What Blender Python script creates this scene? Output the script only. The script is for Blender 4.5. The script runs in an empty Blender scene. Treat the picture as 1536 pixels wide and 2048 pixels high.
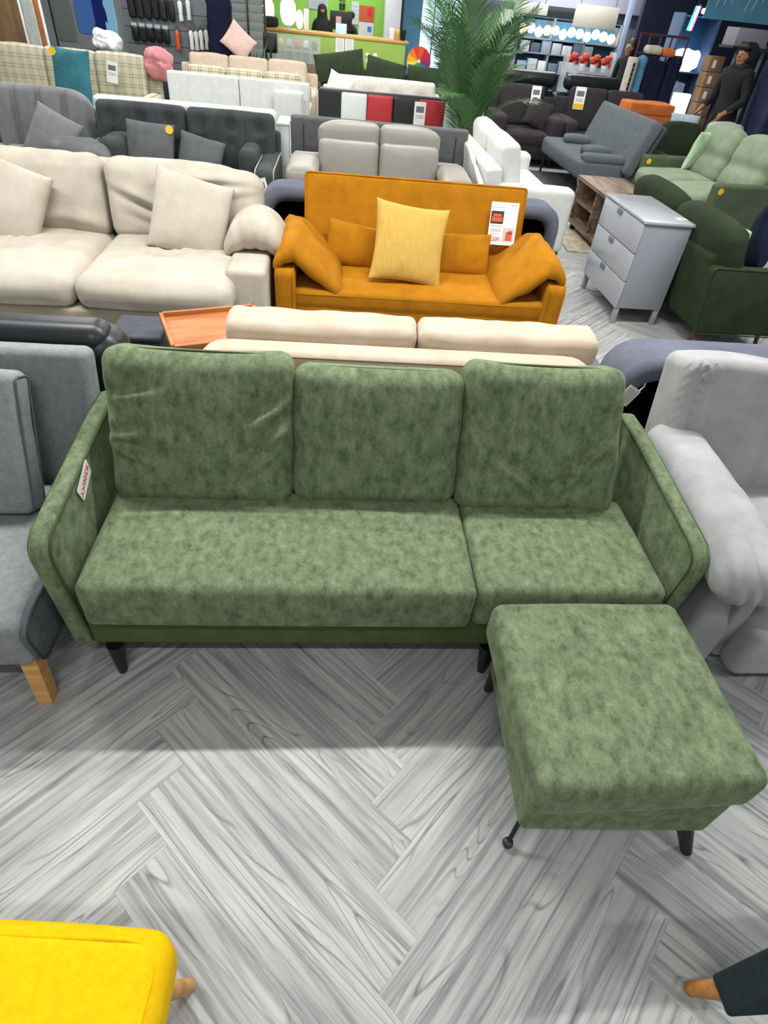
import bpy, bmesh, math, random
from mathutils import Vector, Matrix, noise
random.seed(7)
S = bpy.context.scene
COL = S.collection
R = math.radians
# ------------------------------------------------------------------ camera
cd = bpy.data.cameras.new('camera')
cam = bpy.data.objects.new('camera', cd); COL.objects.link(cam)
cd.sensor_fit = 'VERTICAL'; cd.sensor_height = 36.0; cd.lens = 36.0 * 1160 / 2048
cd.clip_start = 0.02; cd.clip_end = 100
cam.matrix_world = Matrix(((0.99526511, -0.02546521, -0.09380233, 0.0),
                           (-0.05335205, 0.66355896, -0.74621918, 0.0),
                           (0.08124600, 0.74769046, 0.65905846, 1.70),
                           (0, 0, 0, 1)))
S.camera = cam
# ------------------------------------------------------------------ world, exposure
w = bpy.data.worlds.new('world'); S.world = w; w.use_nodes = True
bg = w.node_tree.nodes['Background']
bg.inputs[0].default_value = (0.93, 0.97, 1.0, 1); bg.inputs[1].default_value = 0.5
S.view_settings.view_transform = 'Standard'; S.view_settings.look = 'None'
S.view_settings.gamma = 1.0; S.view_settings.use_curve_mapping = False
S.view_settings.exposure = 0.0
# rows of ceiling battens (area lights hang just under the fixtures built further down)
BATTENS = [(-1.3, 2.72), (1.0, 2.70), (3.6, 3.2), (-3.7, 3.2), (-0.5, -0.6), (2.4, -0.6),
           (-2.6, 6.6), (0.4, 6.4), (3.4, 6.6), (-3.5, 9.6), (-0.6, 9.6), (2.6, 9.6),
           (-3.0, 13.0), (0.2, 13.6), (3.6, 13.0), (4.8, 15.0), (0.0, 16.6)]  # batten above the lamp shelf is an extra, added to brighten the background
CEIL = 3.4
def batten_light(i, x, y, pw):
    l = bpy.data.lights.new('batten_light', 'AREA'); l.shape = 'RECTANGLE'
    l.size = 1.5; l.size_y = 0.09; l.energy = pw; l.color = (1.0, 0.985, 0.95)
    o = bpy.data.objects.new('batten_light', l); COL.objects.link(o)
    o.location = (x, y, CEIL - 0.13)
for i, (x, y) in enumerate(BATTENS):
    pw = {0: 80, 1: 88, 4: 31, 5: 23}.get(i, 60)
    if y > 9: pw = 75
    batten_light(i, x, y, pw)

# ------------------------------------------------------------------ helpers: colour, material
def lin(c):
    return c / 12.92 if c <= 0.04045 else ((c + 0.055) / 1.055) ** 2.4
def hx(h):
    return tuple(lin(int(h[i:i + 2], 16) / 255) for i in (0, 2, 4)) + (1,)
MATS = {}
def newmat(name):
    m = bpy.data.materials.new(name); m.use_nodes = True
    nt = m.node_tree; b = nt.nodes['Principled BSDF']
    return m, nt, b
def N(nt, t, **kw):
    n = nt.nodes.new(t)
    for k, v in kw.items(): setattr(n, k, v)
    return n
def fab(name, c1, c2=None, scale=6, detail=6, rough=0.92, sheen=0.0, bump=0.25, weave=260, contrast=(0.35, 0.68), stretch=(1, 1, 1), fine=0.0):
    """upholstery cloth: two tones mixed by cloudy noise, fine weave relief"""
    if name in MATS: return MATS[name]
    c2 = c2 or c1
    m, nt, b = newmat(name); L = nt.links.new
    tc = N(nt, 'ShaderNodeTexCoord'); mp = N(nt, 'ShaderNodeMapping'); mp.inputs['Scale'].default_value = stretch
    L(tc.outputs['Object'], mp.inputs['Vector'])
    n1 = N(nt, 'ShaderNodeTexNoise'); n1.inputs['Scale'].default_value = scale; n1.inputs['Detail'].default_value = detail; n1.inputs['Roughness'].default_value = 0.68
    L(mp.outputs[0], n1.inputs['Vector'])
    rp = N(nt, 'ShaderNodeValToRGB'); rp.color_ramp.elements[0].position = contrast[0]; rp.color_ramp.elements[1].position = contrast[1]
    rp.color_ramp.elements[0].color = hx(c1); rp.color_ramp.elements[1].color = hx(c2)
    L(n1.outputs['Fac'], rp.inputs['Fac'])
    n2 = N(nt, 'ShaderNodeTexNoise'); n2.inputs['Scale'].default_value = weave; n2.inputs['Detail'].default_value = 2
    L(mp.outputs[0], n2.inputs['Vector'])
    mx = N(nt, 'ShaderNodeMixRGB', blend_type='MULTIPLY'); mx.inputs[0].default_value = fine
    L(rp.outputs[0], mx.inputs[1]); L(n2.outputs['Fac'], mx.inputs[2])
    L(mx.outputs[0], b.inputs['Base Color'])
    bp = N(nt, 'ShaderNodeBump'); bp.inputs['Strength'].default_value = bump; bp.inputs['Distance'].default_value = 0.002
    L(n2.outputs['Fac'], bp.inputs['Height']); L(bp.outputs[0], b.inputs['Normal'])
    b.inputs['Roughness'].default_value = rough
    b.inputs['Specular IOR Level'].default_value = 0.2
    if sheen:
        b.inputs['Sheen Weight'].default_value = sheen; b.inputs['Sheen Tint'].default_value = hx(c2); b.inputs['Sheen Roughness'].default_value = 0.4
    MATS[name] = m; return m
def solid(name, c, rough=0.5, metal=0.0, spec=0.5, emit=None, es=1.0, c2=None, scale=12, alpha=1.0, trans=0.0):
    if name in MATS: return MATS[name]
    m, nt, b = newmat(name)
    b.inputs['Base Color'].default_value = hx(c); b.inputs['Roughness'].default_value = rough
    b.inputs['Metallic'].default_value = metal; b.inputs['Specular IOR Level'].default_value = spec
    tc = N(nt, 'ShaderNodeTexCoord'); n1 = N(nt, 'ShaderNodeTexNoise'); n1.inputs['Scale'].default_value = scale; n1.inputs['Detail'].default_value = 4
    nt.links.new(tc.outputs['Object'], n1.inputs['Vector'])
    mx = N(nt, 'ShaderNodeMixRGB'); mx.inputs[1].default_value = hx(c)
    d = hx(c2) if c2 else tuple(0.86 * v for v in hx(c)[:3]) + (1,)
    mx.inputs[2].default_value = d
    nt.links.new(n1.outputs['Fac'], mx.inputs[0]); nt.links.new(mx.outputs[0], b.inputs['Base Color'])
    if emit:
        b.inputs['Emission Color'].default_value = hx(emit); b.inputs['Emission Strength'].default_value = es
    if alpha < 1: b.inputs['Alpha'].default_value = alpha
    if trans: b.inputs['Transmission Weight'].default_value = trans
    MATS[name] = m; return m
def wood(name, c1, c2, axis=(1, 12, 12), scale=3, rough=0.5):
    if name in MATS: return MATS[name]
    m, nt, b = newmat(name); L = nt.links.new
    tc = N(nt, 'ShaderNodeTexCoord'); mp = N(nt, 'ShaderNodeMapping'); mp.inputs['Scale'].default_value = axis
    L(tc.outputs['Object'], mp.inputs['Vector'])
    n1 = N(nt, 'ShaderNodeTexNoise'); n1.inputs['Scale'].default_value = scale; n1.inputs['Detail'].default_value = 8; n1.inputs['Distortion'].default_value = 0.6
    L(mp.outputs[0], n1.inputs['Vector'])
    rp = N(nt, 'ShaderNodeValToRGB'); rp.color_ramp.elements[0].position = 0.33; rp.color_ramp.elements[1].position = 0.66
    rp.color_ramp.elements[0].color = hx(c1); rp.color_ramp.elements[1].color = hx(c2)
    L(n1.outputs['Fac'], rp.inputs['Fac']); L(rp.outputs[0], b.inputs['Base Color'])
    b.inputs['Roughness'].default_value = rough
    MATS[name] = m; return m
def plaid(name, base, line, pitch=0.11):
    """woven check: thin lines in both directions of the cloth"""
    if name in MATS: return MATS[name]
    m, nt, b = newmat(name); L = nt.links.new
    tc = N(nt, 'ShaderNodeTexCoord'); sp = N(nt, 'ShaderNodeSeparateXYZ'); L(tc.outputs['Object'], sp.inputs[0])
    outs = []
    for ax, off in (('X', 0.0), ('X', 0.028), ('Z', 0.0), ('Z', 0.03)):
        a = N(nt, 'ShaderNodeMath', operation='ADD'); a.inputs[1].default_value = off + 5; L(sp.outputs[ax], a.inputs[0])
        md = N(nt, 'ShaderNodeMath', operation='MODULO'); md.inputs[1].default_value = pitch; L(a.outputs[0], md.inputs[0])
        lt = N(nt, 'ShaderNodeMath', operation='LESS_THAN'); lt.inputs[1].default_value = 0.011; L(md.outputs[0], lt.inputs[0])
        outs.append(lt)
    acc = outs[0].outputs[0]
    for o in outs[1:]:
        ad = N(nt, 'ShaderNodeMath', operation='ADD'); L(acc, ad.inputs[0]); L(o.outputs[0], ad.inputs[1]); acc = ad.outputs[0]
    ml = N(nt, 'ShaderNodeMath', operation='MULTIPLY'); ml.inputs[1].default_value = 0.42; ml.use_clamp = True; L(acc, ml.inputs[0])
    mx = N(nt, 'ShaderNodeMixRGB'); mx.inputs[1].default_value = hx(base); mx.inputs[2].default_value = hx(line); L(ml.outputs[0], mx.inputs[0])
    L(mx.outputs[0], b.inputs['Base Color']); b.inputs['Roughness'].default_value = 0.95
    MATS[name] = m; return m

# ------------------------------------------------------------------ helpers: objects
def thing(name, label, cat, loc=(0, 0, 0), rotz=0, group=None):
    o = bpy.data.objects.new(name, None); COL.objects.link(o)
    o.empty_display_size = 0.1; o.location = loc; o.rotation_euler = (0, 0, rotz)
    return tag(o, label, cat, group)
def tag(o, label=None, cat=None, group=None, kind=None):
    if label: o['label'] = label
    if cat: o['category'] = cat
    if group: o['group'] = group
    if kind: o['kind'] = kind
    return o
def mk(name, me, mat, parent=None, loc=(0, 0, 0), rot=(0, 0, 0), smooth=True, sharp=None):
    o = bpy.data.objects.new(name, me); COL.objects.link(o)
    if mat:
        for mm in (mat if isinstance(mat, (list, tuple)) else [mat]): me.materials.append(mm)
    if smooth:
        me.polygons.foreach_set('use_smooth', [True] * len(me.polygons))
        if sharp: me.set_sharp_from_angle(angle=sharp)
    o.location = loc; o.rotation_euler = rot
    if parent: o.parent = parent
    return o
def pyd(name, vs, fs, mat, parent=None, loc=(0, 0, 0), rot=(0, 0, 0), smooth=True, sharp=None):
    me = bpy.data.meshes.new(name); me.from_pydata([tuple(v) for v in vs], [], fs); me.update()
    return mk(name, me, mat, parent, loc, rot, smooth, sharp)
def bmo(name, bm, mat, parent=None, loc=(0, 0, 0), rot=(0, 0, 0), smooth=True, sharp=0.6):
    bmesh.ops.recalc_face_normals(bm, faces=bm.faces)
    me = bpy.data.meshes.new(name); bm.to_mesh(me); bm.free()
    return mk(name, me, mat, parent, loc, rot, smooth, sharp)
def box(name, size, loc, mat, parent=None, rot=(0, 0, 0), bev=0.006, seg=2):
    """board or carcass piece with eased edges"""
    bm = bmesh.new(); bmesh.ops.create_cube(bm, size=1)
    for v in bm.verts: v.co = Vector((v.co.x * size[0], v.co.y * size[1], v.co.z * size[2]))
    b = min(bev, min(size) * 0.45)
    if b > 0: bmesh.ops.bevel(bm, geom=list(bm.edges), offset=b, segments=seg, affect='EDGES', profile=0.5)
    return bmo(name, bm, mat, parent, loc, rot)
def soft(name, size, loc, mat, parent=None, rot=(0, 0, 0), r=0.04, crown=(0, 0, 0), n=5, wr=0.0, ws=5.0, fn=None, seed=0.0, k=3):
    """padded block: rounded edges, crowned faces, wrinkles, free deformation fn(v, p)"""
    h = [s / 2 for s in size]; r = min(r, min(h) * 0.98)
    if isinstance(n, int): n = (n, n, n)
    ax = []
    for a in range(3):
        i = h[a] - r; l = []
        for q in range(k): l.append((-i, -1 + q / k))
        for q in range(n[a] + 1): l.append((-i + 2 * i * q / n[a], 0.0))
        for q in range(1, k + 1): l.append((i, q / k))
        ax.append(l)
    vs, idx, fs = [], {}, []
    def vert(co, d):
        key = (round(co[0], 5), round(co[1], 5), round(co[2], 5))
        if key in idx: return idx[key]
        v = Vector(co); p = Vector((v.x / h[0], v.y / h[1], v.z / h[2]))
        q = [1 - min(1, abs(t)) ** 2 for t in p]
        o = Vector((d.x * crown[0] * q[1] * q[2], d.y * crown[1] * q[0] * q[2], d.z * crown[2] * q[0] * q[1]))
        if wr:
            w_ = noise.noise(v * ws + Vector((seed, seed * 1.7, 3.1)))
            w2 = 1 - abs(noise.noise(v * ws * 2.1 + Vector((seed * 2.3, 1.0, seed)))) * 2
            o += d * wr * (w_ + 0.5 * w2)
        if fn:
            v2 = fn(v + o, p)
        else: v2 = v + o
        vs.append(v2); idx[key] = len(vs) - 1
        return idx[key]
    for a in range(3):
        b, c = (a + 1) % 3, (a + 2) % 3
        for s in (-1, 1):
            g = []
            for (cb, wb) in ax[b]:
                row = []
                for (cc, wc) in ax[c]:
                    co = [0, 0, 0]; d = [0, 0, 0]
                    co[a] = s * (h[a] - r); d[a] = s
                    co[b] = cb; d[b] = math.tan(wb * math.pi / 4); co[c] = cc; d[c] = math.tan(wc * math.pi / 4)
                    dv = Vector(d).normalized(); pt = Vector(co) + dv * r
                    row.append(vert(pt, dv))
                g.append(row)
            for i in range(len(g) - 1):
                for j in range(len(g[0]) - 1):
                    f = (g[i][j], g[i + 1][j], g[i + 1][j + 1], g[i][j + 1])
                    fs.append(f if s > 0 else f[::-1])
    return pyd(name, vs, fs, mat, parent, loc, rot)
def pillow(name, w, hh, t, loc, mat, parent=None, rot=(0, 0, 0), pinch=0.07, wr=0.006, ws=9, seed=0, n=18, q=0.45, fn=None):
    """stuffed throw cushion with pointed corners; width along x, height along z, thickness along y"""
    vs, fs, id_ = [], [], {}
    for s in (1, -1):
        for i in range(n + 1):
            for j in range(n + 1):
                u = math.sin((i / n * 2 - 1) * math.pi / 2); v = math.sin((j / n * 2 - 1) * math.pi / 2)
                edge = i in (0, n) or j in (0, n)
                if edge and s < 0: id_[(s, i, j)] = id_[(1, i, j)]; continue
                x = w / 2 * u * (1 - pinch * (1 - v * v) * u * u); z = hh / 2 * v * (1 - pinch * (1 - u * u) * v * v)
                th = t / 2 * ((1 - u * u) * (1 - v * v)) ** q if not edge else 0
                c = Vector((x, -s * th, z))
                if wr and not edge:
                    e = max(abs(u), abs(v))
                    c.y += -s * wr * (0.4 + e) * (1 - 2 * abs(noise.noise(Vector((x * ws + seed, seed * 3 + s, z * ws)))))
                if fn: c = fn(c)
                vs.append(c); id_[(s, i, j)] = len(vs) - 1
        for i in range(n):
            for j in range(n):
                f = (id_[(s, i, j)], id_[(s, i + 1, j)], id_[(s, i + 1, j + 1)], id_[(s, i, j + 1)])
                fs.append(f if s > 0 else f[::-1])
    return pyd(name, vs, fs, mat, parent, loc, rot)
def rpoly(pts, rad, seg=5):
    """outline with rounded corners; rad number or list"""
    out = []; n = len(pts)
    for i in range(n):
        p = Vector(pts[i]); a = Vector(pts[i - 1]); b = Vector(pts[(i + 1) % n])
        r = rad[i] if isinstance(rad, (list, tuple)) else rad
        if r <= 0: out.append(p); continue
        da, db = (a - p), (b - p); la, lb = da.length, db.length; da.normalize(); db.normalize()
        r2 = min(r, la * 0.48, lb * 0.48)
        p0, p2 = p + da * r2, p + db * r2
        for s in range(seg + 1):
            t = s / seg; out.append((1 - t) ** 2 * p0 + 2 * t * (1 - t) * p + t * t * p2)
    return out
def prism(name, pts, thick, mat, parent=None, loc=(0, 0, 0), rot=(0, 0, 0), axis='x', bev=0.01, seg=3):
    """outline extruded to a slab centred on its thickness; axis = extrusion axis"""
    bm = bmesh.new(); vs = []
    for s in (-0.5, 0.5):
        row = []
        for (a, b) in pts:
            co = {'x': (s * thick, a, b), 'y': (a, s * thick, b), 'z': (a, b, s * thick)}[axis]
            row.append(bm.verts.new(co))
        vs.append(row)
    bm.faces.new(vs[0]); bm.faces.new(vs[1][::-1]); n = len(pts)
    for i in range(n): bm.faces.new((vs[0][i], vs[1][i], vs[1][(i + 1) % n], vs[0][(i + 1) % n]))
    bm.normal_update()
    if bev:
        es = [e for e in bm.edges if (e.verts[0] in vs[0] and e.verts[1] in vs[0]) or (e.verts[0] in vs[1] and e.verts[1] in vs[1])]
        bmesh.ops.bevel(bm, geom=es, offset=min(bev, thick * 0.45), segments=seg, affect='EDGES', profile=0.5)
    return bmo(name, bm, mat, parent, loc, rot)
def tube(name, pts, r, mat, parent=None, loc=(0, 0, 0), rot=(0, 0, 0), closed=False, sides=7, r2=None):
    pts = [Vector(p) for p in pts]; n = len(pts); vs, fs = [], []
    t0 = (pts[1] - pts[0]).normalized(); nrm = t0.orthogonal().normalized()
    for i in range(n):
        if closed: t = (pts[(i + 1) % n] - pts[i - 1]).normalized()
        else: t = (pts[min(i + 1, n - 1)] - pts[max(i - 1, 0)]).normalized()
        nrm = (nrm - t * nrm.dot(t)).normalized(); b = t.cross(nrm)
        rr = r if r2 is None else r + (r2 - r) * i / (n - 1)
        for s in range(sides):
            a = 2 * math.pi * s / sides; vs.append(pts[i] + (nrm * math.cos(a) + b * math.sin(a)) * rr)
    for i in range(n if closed else n - 1):
        j = (i + 1) % n
        for s in range(sides):
            s2 = (s + 1) % sides; fs.append((i * sides + s, i * sides + s2, j * sides + s2, j * sides + s))
    if not closed:
        fs.append(tuple(range(sides))[::-1]); fs.append(tuple((n - 1) * sides + s for s in range(sides)))
    return pyd(name, vs, fs, mat, parent, loc, rot, True, 0.9)
def lathe(name, prof, mat, parent=None, loc=(0, 0, 0), rot=(0, 0, 0), seg=14, sx=1, sy=1):
    vs, fs = [], []
    for (r, z) in prof:
        for s in range(seg):
            a = 2 * math.pi * s / seg; vs.append((r * math.cos(a) * sx, r * math.sin(a) * sy, z))
    for i in range(len(prof) - 1):
        for s in range(seg):
            s2 = (s + 1) % seg; fs.append((i * seg + s, i * seg + s2, (i + 1) * seg + s2, (i + 1) * seg + s))
    fs.append(tuple(range(seg))[::-1]); fs.append(tuple((len(prof) - 1) * seg + s for s in range(seg)))
    return pyd(name, vs, fs, mat, parent, loc, rot, True, 0.8)
def leg(name, top, foot, r0, r1, mat, parent, sides=12):
    return tube(name, [top, foot], r0, mat, parent, sides=sides, r2=r1)
def sqleg(name, top, foot, a, b, mat, parent):
    """tapered square leg"""
    vs = [(foot[0] + sx * b / 2, foot[1] + sy * b / 2, foot[2]) for sx, sy in ((-1, -1), (1, -1), (1, 1), (-1, 1))] + \
         [(top[0] + sx * a / 2, top[1] + sy * a / 2, top[2]) for sx, sy in ((-1, -1), (1, -1), (1, 1), (-1, 1))]
    return pyd(name, vs, [(3, 2, 1, 0), (4, 5, 6, 7), (0, 1, 5, 4), (1, 2, 6, 5), (2, 3, 7, 6), (3, 0, 4, 7)], mat, parent, smooth=False)
def text(name, s, size, mat, parent, loc, rot, align='CENTER'):
    c = bpy.data.curves.new(name, 'FONT'); c.body = s; c.size = size; c.align_x = align; c.align_y = 'CENTER'; c.extrude = 0.0006
    tmp = bpy.data.objects.new(name, c); COL.objects.link(tmp)
    dg = bpy.context.evaluated_depsgraph_get(); me = bpy.data.meshes.new_from_object(tmp.evaluated_get(dg))
    bpy.data.objects.remove(tmp); me.materials.clear()
    return mk(name, me, mat, parent, loc, rot, smooth=False)
def rel(root, x, y, z): return (x - root.location.x, y - root.location.y, z - root.location.z)

# ------------------------------------------------------------------ materials
M_green = fab('green_chenille', '4f5f42', '8f9f7d', scale=26, detail=14, rough=0.85, sheen=0.5, bump=0.5, weave=170, contrast=(0.30, 0.68), stretch=(1.25, 0.9, 0.8), fine=0.5)
M_green_pl = fab('green_backing', '4d5a34', '5d6a42', scale=10, rough=0.9, fine=0.3)
M_seam = solid('green_piping', '3d4a2b', rough=0.9)
M_black = solid('black_leg', '0e0f12', rough=0.4)
M_blackcloth = solid('black_lining', '050506', rough=1.0, spec=0.05)
M_paper = solid('white_paper', 'f0f0ee', rough=0.6, c2='e6e6e4')
M_red = solid('red_print', 'd05560', rough=0.7)
M_grey = fab('grey_linen', '8d9294', 'a2a7a9', scale=40, rough=0.95, bump=0.4, weave=320, fine=0.45)
M_greydk = fab('slate_side_cloth', '566064', '647074', scale=40, fine=0.3)
M_lgrey = fab('silver_velvet', '9b9c9e', 'b3b4b6', scale=5, sheen=0.5, bump=0.15, fine=0.15)
M_bluegrey = fab('blue_grey_velvet', '5c606e', '6f7382', scale=5, sheen=0.4, bump=0.2, fine=0.15)
M_leather = solid('black_leather', '1c2128', rough=0.38, c2='14181d')
M_cream = fab('cream_suede', 'b3ab9d', 'c5beb2', scale=6, bump=0.3, fine=0.12)
M_cream2 = fab('pink_beige_velvet', 'bdab98', 'cfc0af', scale=6, bump=0.2, sheen=0.3, fine=0.1)
M_cream3 = fab('cream_base_cloth', 'aea58f', 'b8af9b', scale=12, fine=0.15)
M_ochre = fab('ochre_corduroy', 'a66c0c', 'bd7e12', scale=7, sheen=0.15, bump=0.3, fine=0.25)
M_mustard = fab('mustard_cushion_cloth', 'c39f4c', 'd2b05f', scale=30, stretch=(4, 1, 0.5), bump=0.3, fine=0.15)
M_yellow = fab('bright_yellow_wool', 'eab900', 'f6ca05', scale=60, bump=0.5, weave=400, fine=0.1)
M_oak = wood('pale_oak', 'b3824a', 'd6a766')
M_oakd = wood('honey_oak', 'a36a30', 'c68a48')
M_tray = wood('orange_teak', '97592c', 'bd7c44', axis=(1, 6, 6))
M_walnut = wood('walnut_leg', '4d2e1b', '6a4128')
M_pouf = fab('dark_grey_pouffe_cloth', '4a4e55', '565a62', scale=30, fine=0.3)
M_dgreen = fab('forest_green_velvet', '242f1e', '2f3d28', scale=6, sheen=0.25, fine=0.2)
M_sage = fab('sage_green_velvet', '788770', '8d9b85', scale=5, sheen=0.4, fine=0.15)
M_sagearm = fab('shaded_sage_cloth', '4b5743', '57634e', scale=6, sheen=0.2, fine=0.2)  # sage cloth of arms, base and frame, shade put into the darker colour
M_mint = fab('mint_cloth', 'a9c4a4', 'b9d2b4', scale=10)
M_chest = solid('grey_lacquer', 'a9adb4', rough=0.2, c2='a4a8af')
M_chestside = solid('grey_matt_board', '8e929b', rough=0.4, c2='888c95')
M_gap = solid('dark_gap', '3a3c40', rough=0.8)
M_whitef = fab('white_fabric', 'd5d7d3', 'e4e6e2', scale=14, bump=0.3, fine=0.1)
M_whitepl = solid('white_plastic_cover', 'c9cac4', rough=0.3, c2='dcddd8', scale=5)
M_whitel = solid('white_leatherette', 'd5dbd9', rough=0.45, c2='cbd2d0')
M_tvwood = wood('rustic_brown_board', '4d3a2e', '8b7362', axis=(8, 1, 8), scale=2.5)
M_teal = fab('blue_slate_cloth', '585f64', '656d72', scale=30, fine=0.25)
M_tealdk = fab('blue_slate_dark_side', '3d4850', '465259', scale=30, fine=0.25)
M_brown = fab('charcoal_brown_cloth', '343134', '403c3e', scale=30, fine=0.3)
M_charcoal = fab('charcoal_velvet', '3d4144', '4c5154', scale=6, sheen=0.35, fine=0.2)
M_charcoal2 = fab('charcoal_velvet_cushion', '585c5e', '6e7274', scale=6, sheen=0.3, fine=0.2)
M_pipe = solid('pale_piping', 'a8a69c', rough=0.7)
M_chan = fab('mid_grey_plush', '76787a', '888a8b', scale=6, sheen=0.3, fine=0.2)
M_rleather = solid('taupe_leather', '9d9a92', rough=0.45, c2='918e86')
M_bed = fab('bed_grey_cloth', '66686a', '727476', scale=20, fine=0.25)
M_redl = solid('red_leatherette', 'b3282e', rough=0.45)
M_blackl = solid('black_leatherette', '17181b', rough=0.45)
M_plaid = plaid('plaid_cloth', 'bdb9a4', '6e6a4b', 0.105)
M_plaid2 = plaid('dark_plaid_cloth', 'c4bd9f', '3f4238', 0.13)
M_tealc = fab('teal_cushion_velvet', '2f6470', '3f7884', scale=7, sheen=0.3)
M_pink = fab('dusty_pink_cloth', 'b9767c', 'cb8d90', scale=10)
M_navy = fab('navy_cloth', '2a3543', '34404e', scale=20, fine=0.3)
M_navydk = fab('dark_navy_cloth', '0c1226', '121a33', scale=10)
M_sticker = solid('yellow_sticker', 'f0c318', rough=0.5)
M_lime = solid('lime_green_paint', '93b04e', rough=0.6, c2='8aa845')
M_limewall = solid('bright_lime_wall', '83bb4a', rough=0.6, c2='7bb342')
M_ctop = wood('counter_oak_edge', 'b58a4a', 'cfa562')
M_cardboard = solid('cardboard', '8f7256', rough=0.9, c2='7f6349')
M_chrome = solid('chrome', 'c8ccd0', rough=0.2, metal=1.0)
M_white = solid('white_paint', 'e8eaec', rough=0.6)
M_silver = solid('silver_leg', 'a6abb2', rough=0.3, metal=0.4)
M_leaf = solid('palm_leaf', '3d6a34', rough=0.5, c2='55824a', scale=4)
M_leaf2 = solid('palm_leaf_dark', '31592f', rough=0.5, c2='3f6c38', scale=4)
M_stem = solid('palm_stem', '5d5a28', rough=0.7, c2='474a20')
M_orange = fab('burnt_orange_cloth', 'b5602f', 'c8733f', scale=8)
M_skin = solid('skin', '9a6b50', rough=0.6)
M_blackclo = solid('black_clothing', '101114', rough=0.9, c2='17191c')
M_hair = solid('black_hair', '0c0b0c', rough=0.55)

# ------------------------------------------------------------------ setting: floor of herringbone planks
def floor_material():
    m, nt, b = newmat('grey_wood_plank'); L = nt.links.new
    uv = N(nt, 'ShaderNodeUVMap'); uv.uv_map = 'plank'
    oi = N(nt, 'ShaderNodeObjectInfo')
    ml = N(nt, 'ShaderNodeVectorMath', operation='SCALE'); ml.inputs[0].default_value = (31.7, 57.3, 0); L(oi.outputs['Random'], ml.inputs['Scale'])
    ad = N(nt, 'ShaderNodeVectorMath', operation='ADD'); L(uv.outputs[0], ad.inputs[0]); L(ml.outputs[0], ad.inputs[1])
    # fine streaks along the plank
    m1 = N(nt, 'ShaderNodeMapping'); m1.inputs['Scale'].default_value = (1.6, 48, 1); L(ad.outputs[0], m1.inputs[0])
    n1 = N(nt, 'ShaderNodeTexNoise'); n1.inputs['Scale'].default_value = 1.0; n1.inputs['Detail'].default_value = 7; n1.inputs['Roughness'].default_value = 0.65; n1.inputs['Distortion'].default_value = 0.5; L(m1.outputs[0], n1.inputs[0])
    r1 = N(nt, 'ShaderNodeValToRGB'); e = r1.color_ramp.elements
    e[0].position = 0.33; e[0].color = hx('7d8083'); e[1].position = 0.56; e[1].color = hx('b9bbba')
    L(n1.outputs['Fac'], r1.inputs[0])
    # broad cloudy tone
    m2 = N(nt, 'ShaderNodeMapping'); m2.inputs['Scale'].default_value = (2.0, 9, 1); L(ad.outputs[0], m2.inputs[0])
    n2 = N(nt, 'ShaderNodeTexNoise'); n2.inputs['Scale'].default_value = 1.0; n2.inputs['Detail'].default_value = 3; L(m2.outputs[0], n2.inputs[0])
    # cathedral growth rings: contour lines of a stretched, smooth field
    m3 = N(nt, 'ShaderNodeMapping'); m3.inputs['Scale'].default_value = (0.9, 8.5, 1); L(ad.outputs[0], m3.inputs[0])
    n3 = N(nt, 'ShaderNodeTexNoise'); n3.inputs['Scale'].default_value = 1.0; n3.inputs['Detail'].default_value = 1.0; n3.inputs['Distortion'].default_value = 0.55; L(m3.outputs[0], n3.inputs[0])
    k = N(nt, 'ShaderNodeMath', operation='MULTIPLY'); k.inputs[1].default_value = 15.0; L(n3.outputs['Fac'], k.inputs[0])
    fr = N(nt, 'ShaderNodeMath', operation='FRACT'); L(k.outputs[0], fr.inputs[0])
    r3 = N(nt, 'ShaderNodeValToRGB'); e = r3.color_ramp.elements
    e[0].position = 0.0; e[0].color = (1, 1, 1, 1); e[1].position = 1.0; e[1].color = (1, 1, 1, 1)
    x = e.new(0.74); x.color = (1, 1, 1, 1); x = e.new(0.88); x.color = (0.44, 0.44, 0.44, 1); x = e.new(0.95); x.color = (0.86, 0.86, 0.86, 1)
    L(fr.outputs[0], r3.inputs[0])
    # rings only show in patches
    r4 = N(nt, 'ShaderNodeValToRGB'); e = r4.color_ramp.elements; e[0].position = 0.46; e[0].color = (0.10, 0.10, 0.10, 1); e[1].position = 0.60; e[1].color = (0.95, 0.95, 0.95, 1); L(n2.outputs['Fac'], r4.inputs[0])
    a1 = N(nt, 'ShaderNodeMixRGB', blend_type='MULTIPLY'); L(r4.outputs[0], a1.inputs[0]); L(r1.outputs[0], a1.inputs[1]); L(r3.outputs[0], a1.inputs[2])
    r2 = N(nt, 'ShaderNodeValToRGB'); e = r2.color_ramp.elements; e[0].position = 0.3; e[0].color = (0.78, 0.78, 0.79, 1); e[1].position = 0.66; e[1].color = (1.1, 1.1, 1.1, 1); L(n2.outputs['Fac'], r2.inputs[0])
    a2 = N(nt, 'ShaderNodeMixRGB', blend_type='MULTIPLY'); a2.inputs[0].default_value = 1.0; L(a1.outputs[0], a2.inputs[1]); L(r2.outputs[0], a2.inputs[2])
    L(a2.outputs[0], b.inputs['Base Color']); b.inputs['Roughness'].default_value = 0.42; b.inputs['Specular IOR Level'].default_value = 0.35
    bp = N(nt, 'ShaderNodeBump'); bp.inputs['Strength'].default_value = 0.12; bp.inputs['Distance'].default_value = 0.002; L(n1.outputs['Fac'], bp.inputs['Height']); L(bp.outputs[0], b.inputs['Normal'])
    return m
M_floor = floor_material()
PW, PL, PT = 0.150, 0.912, 0.006
def plank_verts(g=0.0002):
    x0, x1, y0, y1 = g, PL - g, g, PW - g
    return [(x0, y0, -PT), (x1, y0, -PT), (x1, y1, -PT), (x0, y1, -PT), (x0, y0, 0), (x1, y0, 0), (x1, y1, 0), (x0, y1, 0)]
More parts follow.
